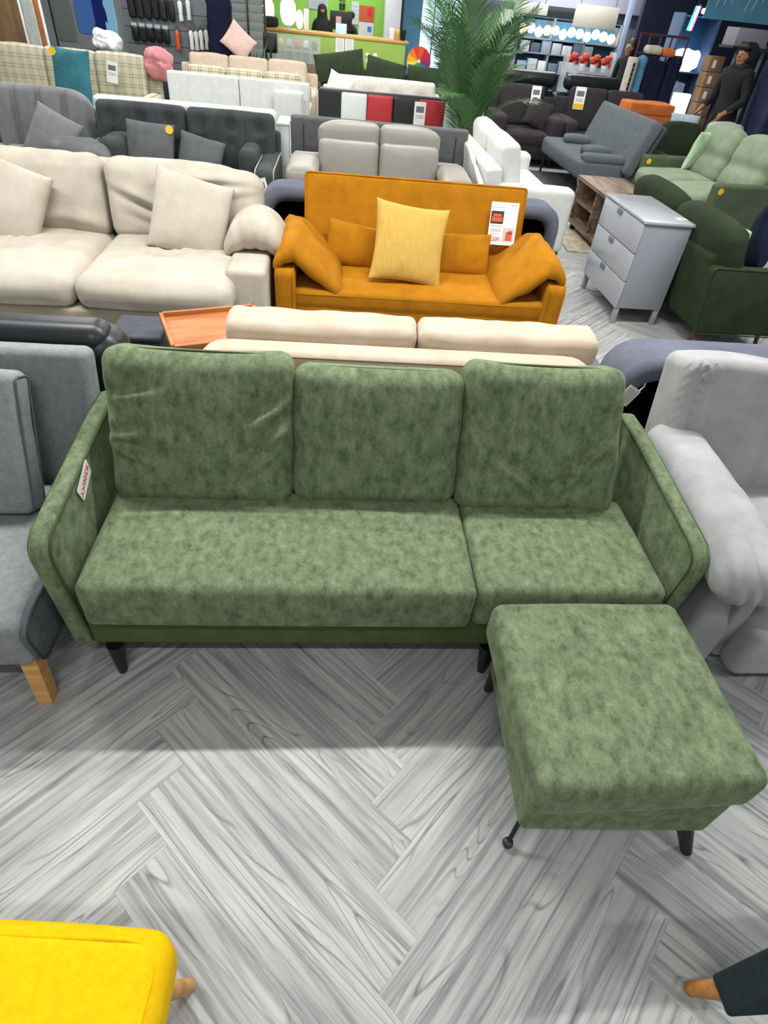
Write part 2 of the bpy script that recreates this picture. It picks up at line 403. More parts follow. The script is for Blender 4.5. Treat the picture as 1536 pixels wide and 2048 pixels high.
PF = [(4, 5, 6, 7), (0, 1, 5, 4), (1, 2, 6, 5), (2, 3, 7, 6), (3, 0, 4, 7)]
def build_floor():
    fl = box('floor', (18, 21, 0.05), (1, 8, -0.032), solid('floor_screed', '5a5b5c', rough=0.9), None, bev=0)
    tag(fl, 'grey wood look herringbone plank flooring', None, None, 'structure')
    pm = bpy.data.meshes.new('plank'); pm.from_pydata(plank_verts(), [], PF); pm.materials.append(M_floor)
    ul = pm.uv_layers.new(name='plank')
    for li, lp in enumerate(pm.loops): ul.data[li].uv = pm.vertices[lp.vertex_index].co.xy
    rt = math.sqrt(0.5); X0, Y0 = 0.246, 0.365
    near, far = [], []
    for j in range(-6, 8):
        for i in range(-6, 92):
            u0, v0 = i * PW + j * PL, i * PW - j * PL
            for kind in (0, 1):
                if kind == 0: u, v, a = u0, v0, R(45)           # along +u
                else: u, v, a = u0 + PW, v0 + PW, R(135)         # along +v, width towards -u
                wx, wy = X0 + (u - v) * rt, Y0 + (u + v) * rt
                cx = wx + (PL / 2) * math.cos(a) - (PW / 2) * math.sin(a); cy = wy + (PL / 2) * math.sin(a) + (PW / 2) * math.cos(a)
                if not (-7 < cx < 9 and -1.5 < cy < 18): continue
                vis = (-1.7 < cx < 2.2 and -0.3 < cy < 1.9) or (0.9 < cx < 3.7 and 1.9 < cy < 8.6)
                (near if vis else far).append((wx, wy, a))
    near.sort(key=lambda t: t[0] ** 2 + t[1] ** 2)
    far += near[300:]; near = near[:300]
    for (x, y, a) in near:
        o = bpy.data.objects.new('plank', pm); COL.objects.link(o); o.parent = fl
        o.location = (x - 1, y - 8, 0.032 + random.uniform(-0.0002, 0.0002)); o.rotation_euler = (0, 0, a)
    vs, fs, uvs = [], [], []
    pv = plank_verts()
    for (x, y, a) in far:
        n0 = len(vs); c, s = math.cos(a), math.sin(a); ou, ov = random.uniform(0, 90), random.uniform(0, 90)
        for (px, py, pz) in pv: vs.append((x - 1 + c * px - s * py, y - 8 + s * px + c * py, 0.032 + pz)); 
        fs.append(tuple(n0 + t for t in PF[0])); uvs += [(pv[t][0] + ou, pv[t][1] + ov) for t in PF[0]]
    o = pyd('distant_planks', vs, fs, M_floor, fl, smooth=False); tag(o, kind='stuff')
    ul = o.data.uv_layers.new(name='plank')
    for li in range(len(o.data.loops)): ul.data[li].uv = uvs[li]
build_floor()
M_ceil = solid('ceiling_white', 'd9dcdf', rough=0.9)
M_wall = solid('wall_grey', 'b9bdc1', rough=0.9)
tag(box('ceiling', (18, 21, 0.1), (1, 8, CEIL + 0.05), M_ceil, bev=0), kind='structure')
tag(box('wall_back', (18, 0.15, CEIL), (1, 18.6, CEIL / 2), M_wall, bev=0), kind='structure')
tag(box('wall_left', (0.15, 13.0, CEIL), (-7.4, 12.0, CEIL / 2), M_wall, bev=0), kind='structure')
tag(box('wall_right', (0.15, 9.0, CEIL), (9.6, 14.0, CEIL / 2), solid('wall_navy', '1f2c4a', rough=0.9), bev=0), kind='structure')
M_tube = solid('lamp_diffuser', 'ffffff', emit='fff8ec', es=6.0)
ROWN = {}
for i, (x, y) in enumerate(BATTENS):
    t = thing('ceiling_batten', 'white linear ceiling batten light hanging above the showroom floor', 'light', (x, y, CEIL), group='ceiling battens')
    box('housing', (1.6, 0.12, 0.06), (0, 0, -0.03), M_white, t)
    box('diffuser', (1.55, 0.1, 0.03), (0, 0, -0.075), M_tube, t, bev=0.012)

# ================================================================== foreground: green sofa
def green_sofa():
    t = thing('green_sofa', 'moss green chenille three seat sofa with loose back cushions, in the middle of the photo', 'sofa', (0.165, 1.40, 0))
    P = lambda x, y, z: rel(t, x, y, z)
    soft('base', (1.78, 0.60, 0.165), P(0.167, 1.425, 0.205), M_green_pl, t, r=0.02, n=(12, 4, 3))
    soft('back_frame', (1.69, 0.11, 0.56), P(0.165, 1.765, 0.42), M_green, t, rot=(R(-8), 0, 0), r=0.04, n=(12, 2, 6))
    prof = rpoly([(1.125, 0.115), (1.092, 0.585), (1.66, 0.640), (1.80, 0.640), (1.80, 0.115)], [0.03, 0.08, 0.05, 0.03, 0.03], 6)
    for s, xc in ((-1, -0.750), (1, 1.078)):
        a = prism('arm', [(y - 1.40, z) for y, z in prof], 0.052, M_green, t, P(xc, 1.40, 0), bev=0.014, seg=3)
        # slight outward lean towards the top, and a little softness
        for v in a.data.vertices:
            v.co.x += s * 0.01 * max(0, v.co.z - 0.11)
            v.co.x += 0.004 * noise.noise(v.co * 7)
        for side in (-1, 1):
            pp = rpoly([(1.138, 0.13), (1.105, 0.574), (1.662, 0.628), (1.79, 0.628)], [0, 0.07, 0.05, 0], 8)
            tube('piping', [(side * 0.0262 + s * 0.01 * (z - 0.11), y - 1.40, z) for y, z in pp], 0.004, M_seam, a)
    def dent(sd):
        def f(v, p):
            if p.z > 0: v.z += 0.006 * noise.noise(Vector((v.x * 4 + sd, v.y * 5, sd)))
            return v
        return f
    soft('seat_cushion', (1.135, 0.45, 0.172), P(-0.128, 1.305, 0.352), M_green, t, r=0.028, n=(16, 10, 4), crown=(0.004, 0.008, 0.012), fn=dent(1), k=4)
    soft('seat_cushion', (0.585, 0.44, 0.172), P(0.737, 1.312, 0.352), M_green, t, r=0.028, n=(10, 10, 4), crown=(0.002, 0.006, 0.010), fn=dent(5), k=4)
    for i, (x0, x1, hh, zc, yo) in enumerate(((-0.690, -0.122, 0.49, 0.630, 0.0), (-0.124, 0.424, 0.45, 0.613, 0.006), (0.422, 0.988, 0.50, 0.632, 0.0))):
        wd = x1 - x0; sd = 3.7 * i + 1
        def crease(v, p, wd=wd, sd=sd, i=i):
            if p.y < 0.3:
                # pulled folds running in from the sides, strongest at mid height
                e = abs(p.x) ** 3
                ang = v.z * 34 + (1 if p.x > 0 else -1) * v.x * 16
                v.y += 0.007 * e * (1 - p.z ** 2) * math.sin(ang + sd)
                v.y += 0.006 * noise.noise(Vector((v.x * 5 + sd, v.z * 5, sd)))
                if i == 0:
                    for (cx, cz, sl, am) in ((-0.22, -0.02, -0.25, 0.02), (-0.20, -0.08, 0.35, 0.02), (0.21, 0.06, -0.7, 0.02), (0.22, -0.02, -0.8, 0.02), (0.18, -0.10, -0.9, 0.016), (-0.2, 0.10, -0.2, 0.014)):
                        dx, dz = v.x - cx, v.z - cz
                        d = (dx * sl + dz) / math.hypot(1, sl); al = (dx - dz * sl) / math.hypot(1, sl)
                        v.y += am * (-math.exp(-(d / 0.014) ** 2) + math.exp(-((d - 0.022) / 0.014) ** 2)) * math.exp(-(al / 0.07) ** 2)
                if i == 2:   # folds above the bottom edge of the right cushion
                    for (cx, cz, sl, am) in ((-0.04, -0.15, 1.0, 0.022), (0.09, -0.13, -0.9, 0.022), (0.17, -0.04, -0.8, 0.018), (-0.12, -0.10, 0.7, 0.014)):
                        dx, dz = v.x - cx, v.z - cz
                        d = (dx * sl + dz) / math.hypot(1, sl); al = (dx - dz * sl) / math.hypot(1, sl)
                        v.y -= am * math.exp(-(d / 0.014) ** 2 - (al / 0.09) ** 2)
                        v.y += am * 0.7 * math.exp(-((d - 0.022) / 0.014) ** 2 - (al / 0.08) ** 2)
            if i == 2: v.x -= 0.045 * (p.z + 1) / 2 * (p.x + 1) / 2
            # sag a little in the middle of the top edge
            v.z -= 0.012 * (1 - p.x ** 2) * max(0, p.z) * (1 if i != 1 else 0.2)
            return v
        c = soft('back_cushion', (wd, 0.165, hh), P((x0 + x1) / 2, 1.612 + yo, zc), M_green, t, rot=(R(-20), 0, 0), r=0.052, n=(40, 3, 38), crown=(0, 0.026, 0.0), fn=crease, k=4)
        o = rpoly([(-wd / 2 + 0.004, -hh / 2 + 0.004), (wd / 2 - 0.004, -hh / 2 + 0.004), (wd / 2 - 0.004, hh / 2 - 0.004), (-wd / 2 + 0.004, hh / 2 - 0.004)], 0.075, 6)
        if i != 1: tube('piping', [(x - (0.045 * (2 * z / hh + 1) / 2 * (2 * x / wd + 1) / 2 if i == 2 else 0), -0.034, z - (0.012 * (1 - (2 * x / wd) ** 2) if z > hh * 0.4 else 0)) for x, z in o], 0.0035, M_seam, c, closed=True, sides=6)
        else: tube('piping', [(x, -0.034, z) for x, z in o], 0.003, M_seam, c, closed=True, sides=6)
    for (x, y, dx) in ((-0.655, 1.125, 0.0), (0.535, 1.125, 0.0), (0.985, 1.15, 0.0), (-0.655, 1.72, 0), (0.985, 1.72, 0)):
        leg('leg', P(x, y, 0.13), P(x + dx, y - 0.012, 0.0), 0.028, 0.014, M_black, t)
    # price sticker on the inside of the left arm
    st = prism('price_sticker', rpoly([(-0.030, -0.052), (0.029, -0.057), (0.034, 0.045), (-0.018, 0.06)], 0.008), 0.0012, M_paper, t,
               P(-0.750 + 0.026 - 0.0044 + 0.0045, 1.390, 0.570), (R(-64), 0, 0), axis='x', bev=0)
    st['label'] = 'white paper price sticker with red handwriting'
    text('lettering', 'R500XY', 0.029, M_red, st, (0.0012, 0.002, -0.003), (R(90), 0, R(90)))
    st.children[0].rotation_euler = (Matrix.Rotation(R(-86), 3, 'X') @ Matrix.Rotation(R(90), 3, 'Z') @ Matrix.Rotation(R(90), 3, 'X')).to_euler()
    return t
green_sofa()

def footstool():
    t = thing('footstool', 'moss green chenille footstool with overhanging cushion, in front of the sofa', 'footstool', (0.755, 0.79, 0))
    P = lambda x, y, z: rel(t, x, y, z)
    soft('base', (0.505, 0.50, 0.18), P(0.765, 0.793, 0.215), M_green, t, rot=(0, 0, R(-2)), r=0.022, n=(8, 8, 3))
    soft('cushion', (0.560, 0.540, 0.140), P(0.756, 0.794, 0.366), M_green, t, rot=(R(0.5), 0, R(1.2)), r=0.034, n=(12, 12, 4), crown=(0.006, 0.006, 0.012), k=4,
         fn=lambda v, p: v + Vector((0, 0, 0.006 * noise.noise(Vector((v.x * 5, v.y * 5, 2))))) if p.z > 0 else v)
    mid = leg('leg', P(0.535, 0.60, 0.125), P(0.506, 0.562, 0.018), 0.007, 0.006, M_black, t)
    lathe('foot_ball', [(0.002, -0.018), (0.012, -0.014), (0.015, -0.004), (0.012, 0.008), (0.004, 0.012)], M_black, mid, P(0.506, 0.562, 0.018))
    leg('leg', P(0.975, 0.585, 0.125), P(1.012, 0.533, 0.0), 0.028, 0.015, M_black, t)
    leg('leg', P(0.975, 1.03, 0.125), P(0.995, 1.04, 0.0), 0.028, 0.015, M_black, t)
    leg('leg', P(0.555, 1.03, 0.125), P(0.545, 1.04, 0.0), 0.028, 0.015, M_black, t)
footstool()

def yellow_stool():
    t = thing('yellow_footstool', 'bright yellow wool footstool with piped edge on wooden legs, cut by the photo corner', 'footstool', (-0.55, 0.06, 0))
    P = lambda x, y, z: rel(t, x, y, z)
    c = soft('seat_pad', (0.56, 0.54, 0.13), P(-0.555, 0.055, 0.36), M_yellow, t, rot=(0, 0, R(-4)), r=0.045, n=(12, 12, 3), crown=(0.01, 0.01, 0.012), k=4)
    o = rpoly([(-0.258, -0.248), (0.258, -0.248), (0.258, 0.248), (-0.258, 0.248)], 0.06, 6)
    tube('piping', [(x, y, 0.058 + 0.006 * math.sin(x * 14)) for x, y in o], 0.006, M_yellow, c, closed=True)
    soft('frame', (0.48, 0.46, 0.07), P(-0.555, 0.05, 0.27), fab('yellow_frame_cloth', 'c99a00', 'd9aa05'), t, r=0.02)
    for sx in (-1, 1):
        for sy in (-1, 1):
            leg('leg', P(-0.555 + sx * 0.19, 0.05 + sy * 0.18, 0.25), P(-0.565 + sx * 0.275, 0.055 + sy * 0.235, 0.0), 0.022, 0.017, M_oak, t)
yellow_stool()

def slate_chair():
    t = thing('slate_chair', 'dark slate cloth chair side with honey wooden leg, cut by the right photo edge', 'chair', (1.2, 0.1, 0))
    P = lambda x, y, z: rel(t, x, y, z)
    m = fab('dark_slate_cloth', '2b363b', '333f44', scale=40, fine=0.3)
    soft('side_panel', (0.52, 0.075, 0.34), P(1.15, 0.21, 0.27), m, t, r=0.010, n=6)
    soft('seat_pad', (0.40, 0.42, 0.10), P(1.32, -0.05, 0.30), m, t, r=0.03, n=6)
    soft('backrest', (0.08, 0.42, 0.50), P(1.50, -0.05, 0.55), m, t, r=0.03, n=6)
    soft('side_panel', (0.52, 0.075, 0.34), P(1.15, -0.31, 0.27), m, t, r=0.010, n=6)
    for sy in (0.215, -0.315):
        for sx in (0.93, 1.36):
            leg('leg', P(sx, sy, 0.12), P(sx + (-0.055 if sx < 1 else 0.05), sy + (0.022 if sy > 0 else -0.022), 0.008), 0.024, 0.015, M_oakd, t)
slate_chair()

# ================================================================== row one: neighbours of the green sofa
def grey_sofa_bed():
    t = thing('grey_sofa_bed', 'grey linen armless sofa bed on oak legs at the left photo edge', 'sofa', (-1.70, 1.42, 0))
    P = lambda x, y, z: rel(t, x, y, z)
    seat = soft('seat', (1.74, 0.62, 0.19), P(-1.70, 1.31, 0.275), M_grey, t, r=0.03, n=(16, 8, 3), crown=(0, 0.004, 0.006), wr=0.002)
    # slate coloured end panel with piped outline
    o = rpoly([(1.02, 0.185), (1.0, 0.33), (1.06, 0.365), (1.60, 0.365), (1.60, 0.185)], 0.035, 5)
    e = prism('end_panel', [(y - 1.42, z) for y, z in o], 0.024, M_greydk, t, P(-0.822, 1.42, 0), bev=0.006)
    tube('piping', [(0.012, y - 1.42, z) for y, z in o], 0.004, solid('slate_piping', '2c3235', rough=0.8), e, closed=True)
    b = soft('backrest', (1.74, 0.10, 0.47), P(-1.655, 1.745, 0.555), M_grey, t, rot=(R(-14), 0, 0), r=0.028, n=(16, 2, 8), wr=0.002)
    o = rpoly([(-0.046, -0.23), (0.046, -0.23), (0.046, 0.23), (-0.046, 0.23)], 0.03, 4)
    tube('seam', [(0.842, y, z) for y, z in o], 0.0035, M_greydk, b, closed=True)
    for x in (-2.4, -0.87):
        sqleg('leg', P(x, 1.06, 0.19), P(x + (0.02 if x > -1 else -0.02), 1.012, 0.0), 0.05, 0.042, M_oak, t)
        sqleg('leg', P(x, 1.56, 0.19), P(x, 1.60, 0.0), 0.05, 0.042, M_oak, t)
    c = soft('grey_scatter_cushion', (0.46, 0.11, 0.44), (-1.165, 1.545, 0.575), M_grey, None, rot=(R(-24), 0, R(2)), r=0.03, n=(8, 2, 8), crown=(0, 0.022, 0), wr=0.005, seed=3)
    tag(c, 'grey linen square cushion leaning on the grey sofa bed backrest', 'cushion')
    tube('piping', [(0.2315, y, z) for y, z in rpoly([(-0.04, -0.205), (0.04, -0.205), (0.04, 0.205), (-0.04, 0.205)], 0.02, 4)], 0.0035, M_greydk, c, closed=True)
grey_sofa_bed()

def black_leather_sofa():
    t = thing('black_leather_sofa', 'black leather sofa with rounded back turned away, behind the grey sofa bed', 'sofa', (-1.55, 2.2, 0))
    P = lambda x, y, z: rel(t, x, y, z)
    soft('backrest', (1.66, 0.20, 0.60), P(-1.565, 2.02, 0.47), M_leather, t, rot=(R(6), 0, 0), r=0.085, n=(14, 3, 6), crown=(0, 0.012, 0.01), wr=0.003, k=5)
    soft('headrest_roll', (1.60, 0.15, 0.13), P(-1.575, 1.985, 0.728), M_leather, t, r=0.06, n=(14, 2, 2), wr=0.004, k=5)
    tube('seam', [P(-2.36, 1.918, 0.70), P(-1.6, 1.912, 0.695), P(-0.9, 1.914, 0.69), P(-0.80, 1.918, 0.66), P(-0.757, 1.93, 0.60)], 0.004, M_blackcloth, t)
    soft('seat', (1.06, 0.46, 0.20), P(-1.565, 2.33, 0.27), M_leather, t, r=0.06, n=(8, 4, 2))
    for s in (-1, 1): soft('arm', (0.15, 0.42, 0.34), P(-1.565 + s * 0.60, 2.33, 0.28), M_leather, t, r=0.06, n=3)
    for sx in (-1, 1):
        for y in (2.05, 2.50): leg('leg', P(-1.565 + sx * 0.60, y, 0.15), P(-1.565 + sx * 0.60, y, 0), 0.025, 0.02, M_black, t)
black_leather_sofa()

def silver_recliner():
    t = thing('silver_sofa', 'silver grey velvet sofa with fat pleated arm, right of the green sofa', 'sofa', (1.95, 1.4, 0))
    P = lambda x, y, z: rel(t, x, y, z)
    def pad(v, p):
        # pleats where the pad is gathered at the front, a few folds along it
        if p.y < -0.55: 
            k = (-p.y - 0.55) / 0.45
            v.x += 0.0; v.y += 0.006 * k * math.sin(v.x * 150 + v.z * 60); v.z += 0.006 * k * math.sin(v.x * 150)
        v.z += 0.006 * math.exp(-((p.y + 0.0 + p.x * 0.15) / 0.06) ** 2) + 0.005 * math.exp(-((p.y + 0.35 - p.x * 0.1) / 0.05) ** 2)
        v.z -= 0.05 * max(0, -p.y - 0.3)
        return v
    a = soft('arm_pad', (0.205, 0.76, 0.165), P(1.222, 1.375, 0.57), M_lgrey, t, rot=(0, 0, R(-3)), r=0.075, n=(10, 24, 3), fn=pad, k=5, wr=0.003)
    soft('arm', (0.15, 0.62, 0.46), P(1.275, 1.42, 0.27), M_lgrey, t, rot=(0, 0, R(-3)), r=0.03, n=4)
    soft('skirt_panel', (0.07, 0.05, 0.40), P(1.33, 1.13, 0.27), M_lgrey, t, rot=(R(10), R(-14), 0), r=0.02)
    def gather(v, p):
        if p.y < 0:
            d = v.x + 0.33
            v.y += 0.018 * math.exp(-(d / 0.012) ** 2)
            k = math.exp(-(d / 0.06) ** 2) * max(0, p.z)
            v.y -= 0.013 * k * math.sin((v.z + abs(d) * 1.2) * 170)
            v.y += 0.016 * math.exp(-((v.x + 0.02) / 0.02) ** 2)
        v.z += 0.018 * abs(math.sin((v.x + 0.02) * math.pi / 0.44)) * max(0, p.z)
        return v
    soft('backrest', (0.80, 0.17, 0.56), P(1.585, 1.745, 0.585), M_lgrey, t, rot=(R(-12), 0, 0), r=0.035, n=(60, 3, 50), fn=gather, crown=(0, 0.02, 0))
    soft('backrest', (0.70, 0.17, 0.56), P(2.345, 1.745, 0.585), M_lgrey, t, rot=(R(-12), 0, 0), r=0.05, n=6, crown=(0, 0.02, 0))
    soft('seat_cushion', (0.62, 0.62, 0.19), P(1.655, 1.36, 0.345), M_lgrey, t, r=0.06, n=8, crown=(0, 0.01, 0.02), wr=0.004)
    soft('seat_cushion', (0.62, 0.62, 0.19), P(2.285, 1.36, 0.345), M_lgrey, t, r=0.06, n=6, crown=(0, 0.01, 0.02))
    soft('footrest_panel', (1.24, 0.10, 0.24), P(1.97, 1.08, 0.20), M_lgrey, t, r=0.04, n=6)
    soft('base', (1.3, 0.64, 0.20), P(2.0, 1.45, 0.15), M_lgrey, t, r=0.03)
silver_recliner()

def shell_sofa(name, label, x0, x1, y, top, dep, mtag=False):
    """sofa turned away: velvet rim curving over a black lined back"""
    t = thing(name, label, 'sofa', ((x0 + x1) / 2, y + dep / 2, 0))
    P = lambda x, yy, z: rel(t, x, yy, z)
    wv = x1 - x0; xc = (x0 + x1) / 2; zb = 0.12
    o = rpoly([(-wv / 2, zb), (-wv / 2, top), (wv / 2, top), (wv / 2, zb)], [0.02, 0.17, 0.17, 0.02], 8)
    i = rpoly([(-wv / 2 + 0.075, zb), (-wv / 2 + 0.075, top - 0.10), (wv / 2 - 0.075, top - 0.10), (wv / 2 - 0.075, zb)], [0.02, 0.13, 0.13, 0.02], 8)
    # rim: band between outer and inner outline with rounded depth
    n = len(o); vs, fs = [], []
    ring = [(o, -0.03), (o, 0.17), (i, 0.17), (i, -0.03)]
    lay = []
    for a, yy in ((0.0, 0.02), (0.0, 0.20), (1.0, 0.20), (1.0, 0.03), (0.75, -0.012), (0.35, -0.02), (0.08, -0.005)):
        lay.append([(o[q][0] * (1 - a) + i[q][0] * a, yy + (0.03 if o[q][1] < 0.5 else 0), o[q][1] * (1 - a) + i[q][1] * a) for q in range(n)])
    for l in lay: vs += l
    m = len(lay)
    for a in range(m):
        b = (a + 1) % m
        for q in range(n - 1): fs.append((a * n + q, a * n + q + 1, b * n + q + 1, b * n + q))
    pyd('back_rim', vs, fs, M_bluegrey, t, P(xc, y, 0), sharp=0.9)
    pp = [(px, pz) for px, pz in i]
    prism('lining', pp, 0.02, M_blackcloth, t, P(xc, y + 0.09, 0), axis='y', bev=0)
    soft('seat', (wv - 0.16, dep - 0.25, 0.26), P(xc, y + 0.2 + (dep - 0.25) / 2, 0.30), M_bluegrey, t, r=0.05)
    for s in (-1, 1): soft('arm', (0.14, dep - 0.22, 0.36), P(xc + s * (wv / 2 - 0.09), y + 0.2 + (dep - 0.25) / 2, 0.33), M_bluegrey, t, r=0.06)
    for s in (-1, 1):
        for yy in (y + 0.12, y + dep - 0.15): leg('leg', P(xc + s * (wv / 2 - 0.12), yy, 0.14), P(xc + s * (wv / 2 - 0.12), yy, 0), 0.024, 0.018, M_black, t)
    if mtag:
        g = prism('care_tag', rpoly([(-0.03, -0.04), (0.03, -0.04), (0.03, 0.04), (-0.03, 0.04)], 0.006), 0.0015, M_paper, t, P(x0 + 0.045, y - 0.035, top - 0.14), (0, R(28), 0), axis='y', bev=0)
        g['label'] = 'white fabric care tag'
        for q in range(6): box('print_line', (0.042, 0.0006, 0.0025), (0, -0.0011, 0.026 - q * 0.010), solid('grey_print', '9a9aa0'), g, bev=0)
        tube('loop', [(0.02, 0, 0.035), (0.03, 0.01, 0.06), (0.035, 0.03, 0.075)], 0.003, M_paper, g)
    return t
shell_sofa('blue_grey_sofa', 'blue grey velvet sofa turned away showing black lining, behind the silver sofa', 1.12, 2.75, 2.0, 0.75, 0.66, True)
shell_sofa('blue_grey_sofa', 'blue grey velvet sofa turned away, mostly hidden behind the ochre sofa', -0.53, 1.62, 4.47, 0.70, 0.70)

def beige_sofa():
    t = thing('beige_sofa', 'pinkish beige velvet sofa turned away, directly behind the green sofa', 'sofa', (0.26, 2.3, 0))
    P = lambda x, y, z: rel(t, x, y, z)
    o = rpoly([(-0.485, 0.10), (-0.485, 0.765), (0.985, 0.765), (0.985, 0.10)], [0.02, 0.13, 0.13, 0.02], 7)
    b = prism('back_frame', [(x - 0.26, z) for x, z in o], 0.12, M_cream2, t, P(0.26, 1.925, 0), axis='y', bev=0.03, seg=4)
    tube('seam', [(x - 0.26, -0.058, z - 0.012) for x, z in o[2:-2]], 0.0035, solid('beige_seam', 'a18f7c', rough=0.9), b)
    for x0, x1, sd in ((-0.385, 0.305, 2), (0.315, 1.005, 7)):
        soft('back_cushion', (x1 - x0, 0.15, 0.42), P((x0 + x1) / 2, 2.09, 0.608), M_cream2, t, rot=(R(9), 0, 0), r=0.035, n=(16, 3, 10), crown=(0, 0.02, 0), wr=0.007, ws=9, seed=sd)
    for x0, x1 in ((-0.33, 0.29), (0.30, 0.92)):
        soft('seat_cushion', (x1 - x0, 0.38, 0.17), P((x0 + x1) / 2, 2.31, 0.37), M_cream2, t, r=0.05, n=6, crown=(0, 0, 0.015))
    soft('base', (1.40, 0.50, 0.2), P(0.26, 2.23, 0.2), M_cream2, t, r=0.03)
    for s in (-1, 1): soft('arm', (0.12, 0.44, 0.40), P(0.26 + s * 0.67, 2.20, 0.32), M_cream2, t, r=0.05)
    for sx in (-1, 1):
        for y in (2.02, 2.42): leg('leg', P(0.26 + sx * 0.62, y, 0.12), P(0.26 + sx * 0.62, y, 0), 0.02, 0.014, M_black, t)
beige_sofa()

def tray_table():
    t = thing('tray_side_table', 'small teak tray topped side table in front of the cream sofa', 'side table', (-0.55, 2.65, 0))
    tr = box('tray', (0.46, 0.38, 0.014), (0, 0, 0.48), M_tray, t, (0, 0, R(21)), bev=0.003)
    for (sx, sy, lx, ly) in ((0, 1, 0.46, 0.018), (0, -1, 0.46, 0.018), (1, 0, 0.018, 0.38), (-1, 0, 0.018, 0.38)):
        box('rim', (lx, ly, 0.034), (sx * 0.221, sy * 0.181, 0.012), M_tray, tr, bev=0.004)
    for sx in (-1, 1):
        for sy in (-1, 1): sqleg('leg', (sx * 0.13, sy * 0.11, 0.472), (sx * 0.15, sy * 0.13, 0), 0.03, 0.022, M_tray, t)
    p = thing('pouffe', 'dark grey cloth tapered pouffe left of the teak tray table', 'pouffe', (-0.95, 2.80, 0))
    soft('body', (0.36, 0.34, 0.36), (0, 0, 0.20), M_pouf, p, r=0.03, n=5, fn=lambda v, q: Vector((v.x * (0.85 - 0.25 * q.z), v.y * (0.85 - 0.2 * q.z), v.z)))
    soft('lid', (0.25, 0.25, 0.03), (0, 0, 0.393), M_pouf, p, r=0.012, n=4)
tray_table()

# ================================================================== row two: cream sofa, ochre sofa
def cream_sofa():
    t = thing('cream_sofa', 'large cream suede sofa with deep puffy cushions, left of the ochre sofa', 'sofa', (-1.6, 3.6, 0))
    P = lambda x, y, z: rel(t, x, y, z)
    soft('base', (2.05, 0.95, 0.30), P(-1.57, 3.66, 0.155), M_cream3, t, r=0.02, n=6)
    soft('arm', (0.225, 1.02, 0.50), P(-0.506, 3.87, 0.255), M_cream, t, r=0.03, n=5)
    soft('arm', (0.235, 1.02, 0.50), P(-2.70, 3.87, 0.255), M_cream, t, r=0.03, n=5)
    soft('back_frame', (2.2, 0.14, 0.66), P(-1.6, 4.22, 0.36), M_cream, t, r=0.04)
    def tuft(sd):
        def f(v, p):
            if p.z > 0:
                d = (v.x ** 2 + (v.y + 0.03) ** 2) ** 0.5
                v.z -= 0.035 * math.exp(-(d / 0.07) ** 2)
                a = math.atan2(v.y + 0.03, v.x)
                v.z += 0.008 * math.sin(a * 11 + sd) * math.exp(-((d - 0.13) / 0.09) ** 2)
            return v
        return f
    for x0, x1, sd in ((-1.395, -0.57, 1), (-2.24, -1.405, 4)):
        soft('seat_cushion', (x1 - x0, 0.92, 0.175), P((x0 + x1) / 2, 3.635, 0.385), M_cream, t, r=0.07, n=(24, 22, 3), crown=(0.01, 0.02, 0.035), fn=tuft(sd), k=4, wr=0.004, seed=sd)
    def puff(sd, fold):
        def f(v, p):
            if p.y < 0:
                if fold:
                    # big horizontal folds drawn to a point low in the cushion
                    for (cx, cz, sl, am, ln) in ((-0.16, 0.0, -0.35, 0.03, 0.2), (0.13, 0.16, 0.1, 0.022, 0.2), (0.14, 0.06, 0.25, 0.02, 0.2), (-0.05, -0.12, -0.3, 0.022, 0.2), (0.02, -0.13, 1.8, 0.025, 0.08)):
                        dx, dz = v.x - cx, v.z - cz
                        d = (dz - dx * sl) / math.hypot(1, sl)
                        e = math.exp(-(dx / ln) ** 2)
                        v.y -= am * e * math.exp(-(d / 0.03) ** 2); v.y += am * e * math.exp(-((d + 0.04) / 0.018) ** 2)
                else:
                    v.y -= 0.02 * math.exp(-((v.z + 0.10 + 0.5 * v.x * v.x) / 0.04) ** 2)
                v.y += 0.008 * noise.noise(Vector((v.x * 7 + sd, v.z * 7, 1)))
            v.z += 0.006 * noise.noise(Vector((v.x * 12, sd, 2))) * max(0, p.z)
            v.z -= 0.05 * max(0, p.x) ** 2 * max(0, p.z) if fold else 0
            return v
        return f
    for x0, x1, sd, fo in ((-1.39, -0.46, 1, True), (-2.00, -1.41, 6, False), (-2.58, -2.02, 9, False)):
        soft('back_cushion', (x1 - x0, 0.22, 0.44), P((x0 + x1) / 2, 4.055, 0.655), M_cream, t, rot=(R(-7), 0, 0), r=0.07, n=(30, 3, 24), crown=(0, 0.03, 0.01), fn=puff(sd, fo), k=4)
    def drape(v, p):
        v.z -= 0.10 * abs(p.x) ** 2.2; v.z += 0.007 * math.sin(v.x * 95 + 1) * max(0, -p.y) ** 2
        return v
    soft('arm_pillow', (0.37, 0.40, 0.15), P(-0.485, 3.83, 0.61), M_cream, t, r=0.07, n=(16, 12, 3), crown=(0, 0, 0.03), fn=drape, k=4)
    tag(pillow('cream_scatter_cushion', 0.44, 0.44, 0.17, (-0.865, 3.80, 0.645), M_cream, None, (R(-26), R(15), R(8)), pinch=0.04, seed=2), 'cream suede scatter cushion tilted at the right end of the cream sofa', 'cushion')
    tag(pillow('cream_scatter_cushion', 0.46, 0.46, 0.17, (-1.93, 3.82, 0.645), M_cream, None, (R(-24), R(18), R(-6)), pinch=0.04, seed=5), 'cream suede scatter cushion on the cream sofa, cut by the left photo edge', 'cushion')
cream_sofa()

